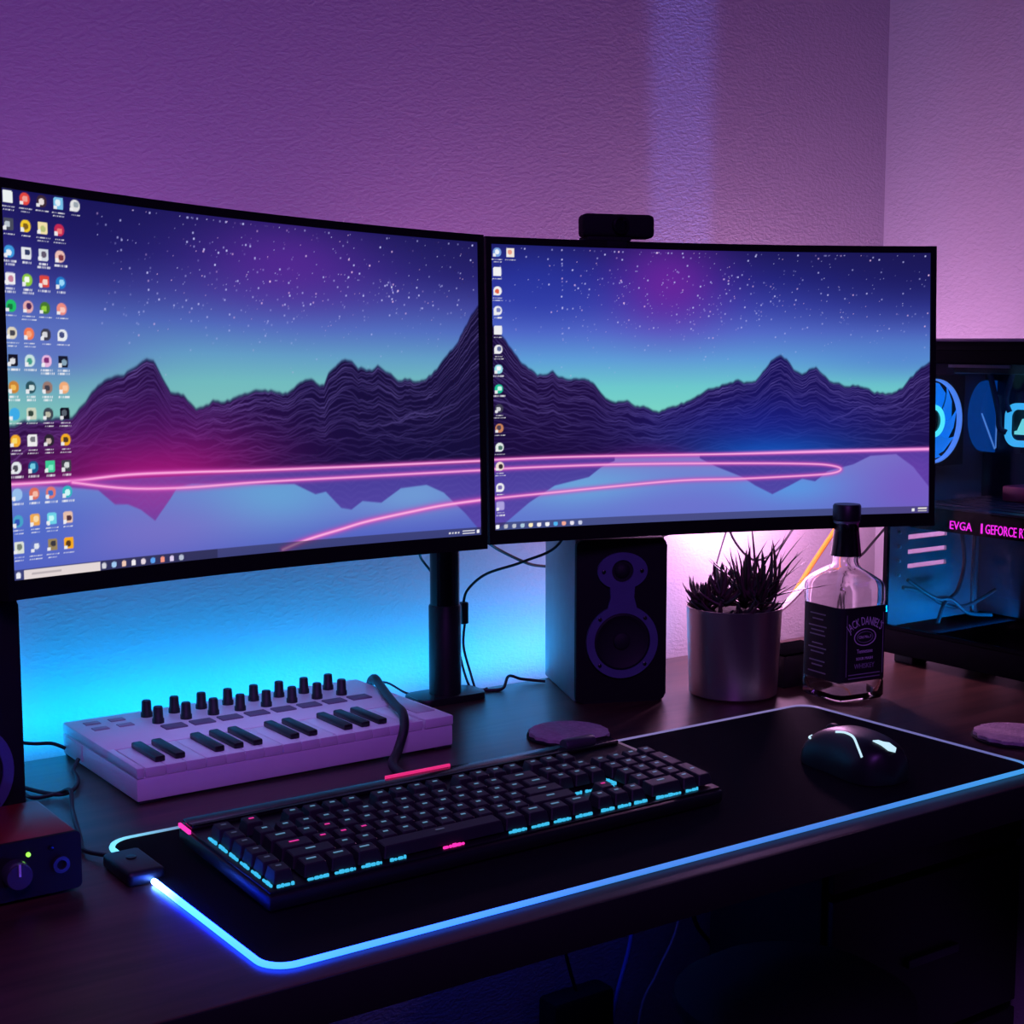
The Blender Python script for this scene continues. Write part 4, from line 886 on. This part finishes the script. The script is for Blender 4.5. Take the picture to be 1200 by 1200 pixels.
# rear fan
FAN = (1.118, YR-0.016, 0.3045)
fc = Matrix.Translation((FAN[0]-X0, FAN[1]-YR, FAN[2])) @ RX90
FR = 0.0525
fan = None
bm = bm_new()
sq = [(max(-1, min(1, 1.42*math.cos(2*math.pi*i/40)))*0.057, max(-1, min(1, 1.42*math.sin(2*math.pi*i/40)))*0.057) for i in range(40)]
ring_prism(bm, sq, circ(FR+0.001, 40), -0.011, 0.011, fc); fan = obj('rear_fan', bm, BLACK, pc, angle=30)
FB = mat('fan_blade_lit', (0.1, 0.3, 0.5), 0.35, emit=(0.0, 0.22, 0.95), es=0.85)
bm = bm_new(); ring_prism(bm, circ(0.0205, 40), circ(0.0150, 40), -0.004, 0.0105, fc); obj('hub_ring', bm, mat('fan_hub_lit', (0.1, 0.4, 0.5), 0.3, emit=(0.08, 0.85, 1.0), es=1.4), fan)
bm = bm_new(); lathe(bm, [(0.0148, -0.006), (0.0148, 0.008), (0.013, 0.0095), (0, 0.0095)], 32, (0, 0, 0), fc); obj('hub', bm, BLACKG, fan)
bm = bm_new()
for k in range(9):
    g = []
    for i in range(7):
        rr = 0.0200+(FR-0.002-0.0200)*i/6; a0 = 2*math.pi*k/9+0.5*i/6
        da = 0.46
        g.append([bm.verts.new((rr*math.cos(a0+s_*da), rr*math.sin(a0+s_*da), 0.0045*s_)) for s_ in (-1, 0, 1)])
    for A, B in zip(g[:-1], g[1:]):
        for q in range(2): bm.faces.new((A[q], A[q+1], B[q+1], B[q]))
r0 = bmesh.ops.extrude_face_region(bm, geom=bm.faces[:]); bmesh.ops.translate(bm, vec=(0, 0, 0.0012), verts=[v for v in r0['geom'] if isinstance(v, bmesh.types.BMVert)])
bmesh.ops.transform(bm, matrix=fc, verts=bm.verts); obj('fan_blades', bm, FB, fan, angle=60)
bm = bm_new(); ring_prism(bm, circ(FR+0.0008, 48), circ(FR-0.0012, 48), 0.004, 0.0115, fc); obj('fan_rim_light', bm, mat('fan_rim_lit', (0.3, 0.3, 0.5), 0.3, emit=(0.10, 0.30, 0.95), es=0.9), fan)
# rear wall with open expansion slots that let the lit wall show through
bm = bm_new(); xl, xr = X0+0.042, X0+0.118
slots = [(0.1150, 0.1212), (0.1335, 0.1397), (0.1525, 0.1590)]
pb(bm, X0+0.003, xl, YR-0.004, YR, ZB+0.032, 0.226); pb(bm, xr, X1-0.006, YR-0.004, YR, ZB+0.032, 0.226)
z0 = ZB+0.032
for a, b in slots+[(0.226, 0.226)]:
    pb(bm, xl, xr, YR-0.004, YR, z0, a); z0 = b
pb(bm, X0+0.003, X0+0.010, YR-0.004, YR, 0.226, 0.232); pb(bm, X0+0.062, X1-0.006, YR-0.004, YR, 0.226, 0.232)
pb(bm, X0+0.003, X1-0.006, YR-0.004, YR, 0.232, ZT-0.010)
obj('rear_frame', bm, INN, pc, smooth=False)
bm = bm_new(); pb(bm, X0+0.022, X0+0.026, YR-0.0075, YR-0.0035, 0, 0.004, 0.001); hs = obj('slot_screw', bm, STEEL, pc)
hs.location.z = 0.161
for z in (0.1425, 0.1245, 0.1065): share(hs, pc, (0, 0, z))
# motherboard, fan reflection, pump, hoses, radiator
TX = X1-0.014
bm = bm_new(); pb(bm, TX-0.003, TX, 0.13, YR-0.012, 0.07, 0.37, 0.0006); mbd = obj('motherboard', bm, mat('circuit_black', (0.020, 0.022, 0.035), 0.35, noise=0.6, nscale=120), pc, angle=30)
LITB = mat('fan_reflection_lit', (0.03, 0.06, 0.14), 0.2, emit=(0.0, 0.07, 0.42), es=0.6)  # blue glow put into the colour for the fan's reflection
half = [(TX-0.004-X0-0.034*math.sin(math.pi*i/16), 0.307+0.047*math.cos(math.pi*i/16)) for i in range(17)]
bm = bm_new(); prism(bm, [(x, z) for x, z in half], 0.010, 0.030, Matrix.Translation((0, -0.0, 0)) @ RX90, 0.002); obj('fan_reflection', bm, LITB, mbd)
bm = bm_new(); tube(bm, [(TX-0.036-X0, -0.0305, 0.312), (TX-0.022-X0, -0.0312, 0.288), (TX-0.007-X0, -0.0305, 0.265)], 0.0011, 6, 4); tube(bm, [(TX-0.005-X0, -0.0305, 0.266), (TX-0.005-X0, -0.0305, 0.335)], 0.0008, 6, 1); obj('fan_reflection_lines', bm, mat('fan_reflection_line_lit', (0.1, 0.2, 0.3), 0.3, emit=(0.10, 0.30, 0.85), es=0.9), mbd)  # bright streaks of the same painted reflection
bm = bm_new(); box(bm, (TX-0.012-X0, 0.345-YR, 0.302), (0.014, 0.012, 0.080), 0.002)
obj('heat_sink', bm, DARKSTEEL, mbd)
bm = bm_new()
for i in range(4): pb(bm, TX-0.032, TX-0.003, 0.205-i*0.010, 0.209-i*0.010, 0.265, 0.360, 0.001)
obj('memory_sticks', bm, CASE, mbd)
PC_ = Vector((TX-0.045-X0, 0.318-YR, 0.300))
pm = Matrix.Translation(PC_) @ FACE_LEFT
bm = bm_new(); prism(bm, rrect(0.052, 0.052, 0.015, 8), -0.042, -0.004, pm); pump = obj('cooler_pump', bm, BLACKG, pc, angle=30)
bm = bm_new(); ring_prism(bm, rrect(0.055, 0.055, 0.017, 8), rrect(0.039, 0.039, 0.010, 8), -0.006, 0.0, pm); obj('pump_ring', bm, mat('pump_lit', (0.1, 0.3, 0.4), 0.3, emit=(0.05, 0.52, 0.95), es=1.15), pump)
bm = bm_new(); prism(bm, [(-0.014, -0.012), (0.014, -0.012), (0.014, -0.008), (0.008, -0.007), (0.003, 0.008), (-0.003, 0.008), (-0.010, -0.007), (-0.014, -0.008)], -0.004, -0.002, pm); obj('pump_symbol', bm, mat('pump_symbol_lit', (0.3, 0.5, 0.5), 0.3, emit=(0.2, 0.9, 0.8), es=1.0), pump)
HOSE = mat('braided_hose', (0.035, 0.035, 0.06), 0.6, bump=0.4, bscale=700)
for pts in ([(PC_.x-0.0, PC_.y+0.024, PC_.z-0.01), (PC_.x-0.004, PC_.y+0.032, PC_.z-0.004), (PC_.x-0.006, PC_.y+0.034, PC_.z+0.020), (PC_.x-0.012, PC_.y+0.046, 0.372)], [(PC_.x, PC_.y+0.020, PC_.z+0.016), (PC_.x-0.003, PC_.y+0.024, PC_.z+0.032), (PC_.x-0.008, PC_.y+0.010, 0.372)]):
    bm = bm_new(); tube(bm, pts, 0.0036, 10, 8); obj('coolant_hose', bm, HOSE, pc)
bm = bm_new(); pb(bm, X0+0.03, X1-0.03, YF+0.03, YR-0.075, 0.366, 0.392, 0.002); obj('radiator', bm, BLACK, pc, angle=30)
bm = bm_new(); pb(bm, X0+0.008, X0+0.0105, YR-0.172, YR-0.085, 0.3735, 0.3770); obj('roof_reflection', bm, mat('roof_reflection_pale', (0.9, 0.8, 0.9), 0.4), pc)  # pale bar stands in for a reflected line under the roof
# graphics card
GX0, GX1, GY0, GY1, GZ0, GZ1 = 1.078, TX-0.003, 0.125, 0.395, 0.172, 0.200
bm = bm_new(); pb(bm, GX0, GX1, GY0, GY1, GZ0, GZ1, 0.003); gpu = obj('graphics_card', bm, CASE, pc, angle=30)
bm = bm_new(); pb(bm, GX0-0.002, GX1, GY0, GY1, GZ1, GZ1+0.003, 0.0008); obj('back_plate', bm, mat('backplate_slate', (0.06, 0.07, 0.10), 0.3, metal=0.6), gpu, angle=30)
bm = bm_new()
for i in range(5): pb(bm, GX0+0.015+i*0.026, GX0+0.019+i*0.026, GY0+0.01, GY1-0.01, GZ1+0.003, GZ1+0.0045, 0.0005)
obj('plate_rib', bm, mat('rib_slate', (0.10, 0.11, 0.16), 0.3, metal=0.6), gpu, angle=30)
TXT = mat('letter_magenta', (0.3, 0.05, 0.3), 0.4, emit=(0.85, 0.02, 0.70), es=1.6)
for s_, yy, sz, sxx in (('EVGA', 0.331, 0.0145, 0.92), ('GEFORCE RTX', 0.2785, 0.0165, 0.62)):
    b = text_bm(s_, sz, 0.0004, 'LEFT', sx=sxx); bmesh.ops.transform(b, matrix=Matrix.Translation((GX0-0.0008-X0, yy-YR, 0.1815)) @ FACE_LEFT, verts=b.verts); obj('lettering', b, TXT, gpu, smooth=False)
bm = bm_new(); pb(bm, GX0-0.0012, GX0+0.002, 0.2825, 0.2845, 0.176, 0.188); obj('lettering_bar', bm, TXT, gpu, smooth=False)
bm = bm_new(); pb(bm, TX-0.06, TX-0.02, 0.30, 0.335, 0.204, 0.224, 0.003); obj('red_connector', bm, mat('connector_red', (0.35, 0.03, 0.08), 0.5), gpu)
# internal cables
for pts in ([(0.004, -0.03, 0.098), (0.045, -0.028, 0.088), (0.085, -0.030, 0.068), (0.130, -0.03, 0.062), (0.175, -0.04, 0.080)], [(0.006, -0.035, 0.108), (0.060, -0.033, 0.080), (0.090, -0.036, 0.075), (0.12, -0.04, 0.055), (0.155, -0.05, 0.050)],
            [(0.115, -0.030, 0.160), (0.122, -0.030, 0.120), (0.108, -0.032, 0.085), (0.080, -0.034, 0.070), (0.060, -0.040, 0.048)], [(0.142, -0.03, 0.165), (0.140, -0.03, 0.110), (0.141, -0.03, 0.050)], [(0.150, -0.10, 0.17), (0.160, -0.13, 0.11), (0.150, -0.16, 0.07), (0.165, -0.2, 0.05)]):
    bm = bm_new(); tube(bm, pts, 0.0026, 8, 8); obj('inner_cable', bm, RUBBER, pc)
def inl(name, loc, target, sx, sy, color, power):
    area(name, loc, target, sx, sy, color, power)
inl('case_low_light', (1.16, 0.345, 0.050), (1.16, 0.42, 0.062), 0.15, 0.008, (0.0, 0.28, 1.0), 0.30)
inl('case_top_light', (1.16, 0.28, 0.360), (1.17, 0.33, 0.20), 0.12, 0.12, (0.10, 0.18, 1.0), 0.10)

# ================================================================== CABLES BEHIND THE SCREENS
def cable(name, label, pts, r=0.0017, m=RUBBER, k=8, cat='cable', group=None):
    bm = bm_new(); tube(bm, pts, r, 8, k); return tag(obj(name, bm, m), label, cat, group)
fb = thing('power_lead', 'black lead with a small block hanging right of the stand pole', 'cable', (0.537, 0.590, 0.091))
bm = bm_new(); box(bm, (0, 0, 0), (0.0095, 0.0095, 0.026), 0.0018); obj('ferrite_block', bm, BLACK, fb)
bm = bm_new(); tube(bm, [(0, 0, 0.012), (0.004, -0.004, 0.028), (0.022, -0.016, 0.046), (0.050, -0.050, 0.062), (0.075, -0.085, 0.085), (0.085, -0.105, 0.14)], 0.0016, 8, 8); obj('upper_lead', bm, RUBBER, fb)
bm = bm_new(); tube(bm, [(0.002, 0, -0.012), (0.000, 0, -0.04), (0.008, -0.004, -0.075), (0.014, -0.002, -0.0895)], 0.0015, 8, 8); obj('lower_lead', bm, RUBBER, fb)
cable('video_cable', 'black cable dropping beside the stand pole to the desk', [(0.520, 0.585, 0.17), (0.526, 0.588, 0.10), (0.530, 0.590, 0.05), (0.542, 0.582, 0.0016), (0.560, 0.574, 0.0016)], 0.0015)
cable('crossing_cable', 'black cable sloping from the monitor bottom to behind the right speaker', [(0.530, 0.50, 0.215), (0.556, 0.57, 0.185), (0.592, 0.610, 0.163), (0.645, 0.612, 0.137), (0.70, 0.618, 0.12), (0.74, 0.61, 0.06), (0.745, 0.60, -0.05)], 0.0019)
cable('monitor_cable', 'black cable slanting from the left monitor to the pole', [(0.43, 0.46, 0.215), (0.455, 0.520, 0.195), (0.478, 0.590, 0.166), (0.501, 0.600, 0.139), (0.53, 0.605, 0.10), (0.535, 0.612, -0.03)], 0.0015)
cable('slanting_cable', 'thin black cable slanting above the right speaker under the monitor', [(0.815, 0.610, 0.06), (0.845, 0.606, 0.145), (0.869, 0.600, 0.162), (0.885, 0.56, 0.20), (0.88, 0.47, 0.25)], 0.0018)
cable('thin_wire', 'thin grey wire hanging above the succulent in the pot', [(0.910, 0.606, -0.02), (0.930, 0.600, 0.08), (0.945, 0.600, 0.115), (0.958, 0.596, 0.157), (0.945, 0.56, 0.20), (0.90, 0.45, 0.26)], 0.0011, mat('wire_grey', (0.10, 0.09, 0.10), 0.5))
cable('looped_wire', 'thin dark wire crossing behind the succulent leaves', [(0.950, 0.52, 0.24), (0.960, 0.595, 0.170), (1.007, 0.602, 0.114), (1.06, 0.606, 0.120), (1.10, 0.600, 0.165), (1.09, 0.54, 0.24)], 0.0016)
cable('dark_cable', 'dark cable behind the bottle neck on the pink wall', [(1.18, 0.606, -0.02), (1.20, 0.602, 0.075), (1.235, 0.600, 0.107), (1.264, 0.600, 0.129), (1.29, 0.58, 0.17), (1.27, 0.50, 0.25)], 0.0018)
YEL = mat('cable_yellow', (0.80, 0.36, 0.02), 0.5); WHC = mat('cable_white', (0.9, 0.86, 0.88), 0.4)
cable('yellow_cable', 'yellow orange cable slanting behind the bottle neck', [(1.020, 0.612, -0.02), (1.045, 0.606, 0.020), (1.085, 0.605, 0.048), (1.112, 0.606, 0.074), (1.126, 0.604, 0.092), (1.168, 0.600, 0.140), (1.20, 0.585, 0.19), (1.18, 0.50, 0.26)], 0.0034, YEL)
cable('white_cable', 'thick white cable curving behind the bottle shoulder', [(1.00, 0.608, -0.016), (1.04, 0.600, 0.026), (1.076, 0.596, 0.049), (1.099, 0.594, 0.066), (1.122, 0.593, 0.081), (1.173, 0.593, 0.090), (1.205, 0.597, 0.070), (1.215, 0.602, 0.03), (1.215, 0.607, -0.016)], 0.0052, WHC)
for x, lb in ((0.10, 'thin cable coming up behind the desk edge, at the left end of the white keyboard'), (0.24, 'thin cable coming up behind the desk edge, behind the black knobs'), (0.43, 'thin cable coming up behind the desk edge, just left of the stand base')):
    cable('loose_cable', lb, [(x-0.02, 0.640, -0.30), (x-0.01, 0.632, -0.02), (x+0.01, 0.616, 0.016), (x+0.03, 0.592, 0.006), (x+0.05, 0.575, 0.0014)], 0.0014)
cable('desk_cable', 'tangled cable on the desk between pole and right speaker', [(0.545, 0.574, 0.002), (0.570, 0.560, 0.002), (0.590, 0.574, 0.012), (0.612, 0.578, 0.005), (0.635, 0.562, 0.002)], 0.0018)
# under the desk
cable('blue_cable', 'pale blue cable hanging under the desk edge', [(0.856, 0.645, -0.03), (0.852, 0.645, -0.25), (0.842, 0.645, -0.388), (0.809, 0.645, -0.506), (0.79, 0.645, -0.75)], 0.0030, mat('cable_blue', (0.16, 0.30, 0.85), 0.5))
cable('tan_cable', 'thin tan cable hanging under the desk edge right of the blue one', [(0.94, 0.645, -0.03), (0.938, 0.645, -0.25), (0.926, 0.645, -0.387), (0.888, 0.645, -0.454), (0.856, 0.645, -0.518), (0.84, 0.645, -0.75)], 0.0020, mat('cable_tan', (0.55, 0.46, 0.42), 0.5))
cable('black_cable', 'black cable curving down under the desk beside the dark drawers', [(0.940, 0.635, -0.03), (0.940, 0.635, -0.30), (0.946, 0.635, -0.388), (0.991, 0.635, -0.455), (1.03, 0.635, -0.60), (1.03, 0.635, -0.75)], 0.0032)
bn = thing('waste_bin', 'round black bin standing in the shadow in front of the desk drawers', 'bin', (0.754, 0.262, -0.75))
bm = bm_new(); lathe(bm, [(0, 0), (0.10, 0), (0.125, 0.43), (0.130, 0.435), (0.126, 0.44), (0.120, 0.43), (0.096, 0.006), (0, 0.006)], 40, closed=False); obj('bucket', bm, BLACKM, bn)
bm = bm_new(); lathe(bm, [(0.131, 0.430), (0.133, 0.436), (0.131, 0.443), (0.10, 0.462), (0, 0.475)], 40, closed=False); obj('lid', bm, BLACKM, bn)
pa = thing('power_adapter', 'black power block fixed to the wall under the desk', 'power adapter', (0.745, WY, -0.495))
bm = bm_new(); box(bm, (0, -0.020, 0), (0.10, 0.040, 0.11), 0.008); obj('block', bm, BLACKM, pa)
bm = bm_new(); tube(bm, [(0, -0.02, 0.05), (-0.02, -0.018, 0.12), (-0.05, -0.015, 0.25), (-0.05, -0.015, 0.43)], 0.0025, 8, 8); obj('cord', bm, RUBBER, pa)

# ------------------------------------------------------------------ lift everything to the height of the desk
bpy.context.view_layer.update()
for o in bpy.data.objects:
    if o.parent is None: o.location.z += DESK
bpy.context.view_layer.update()
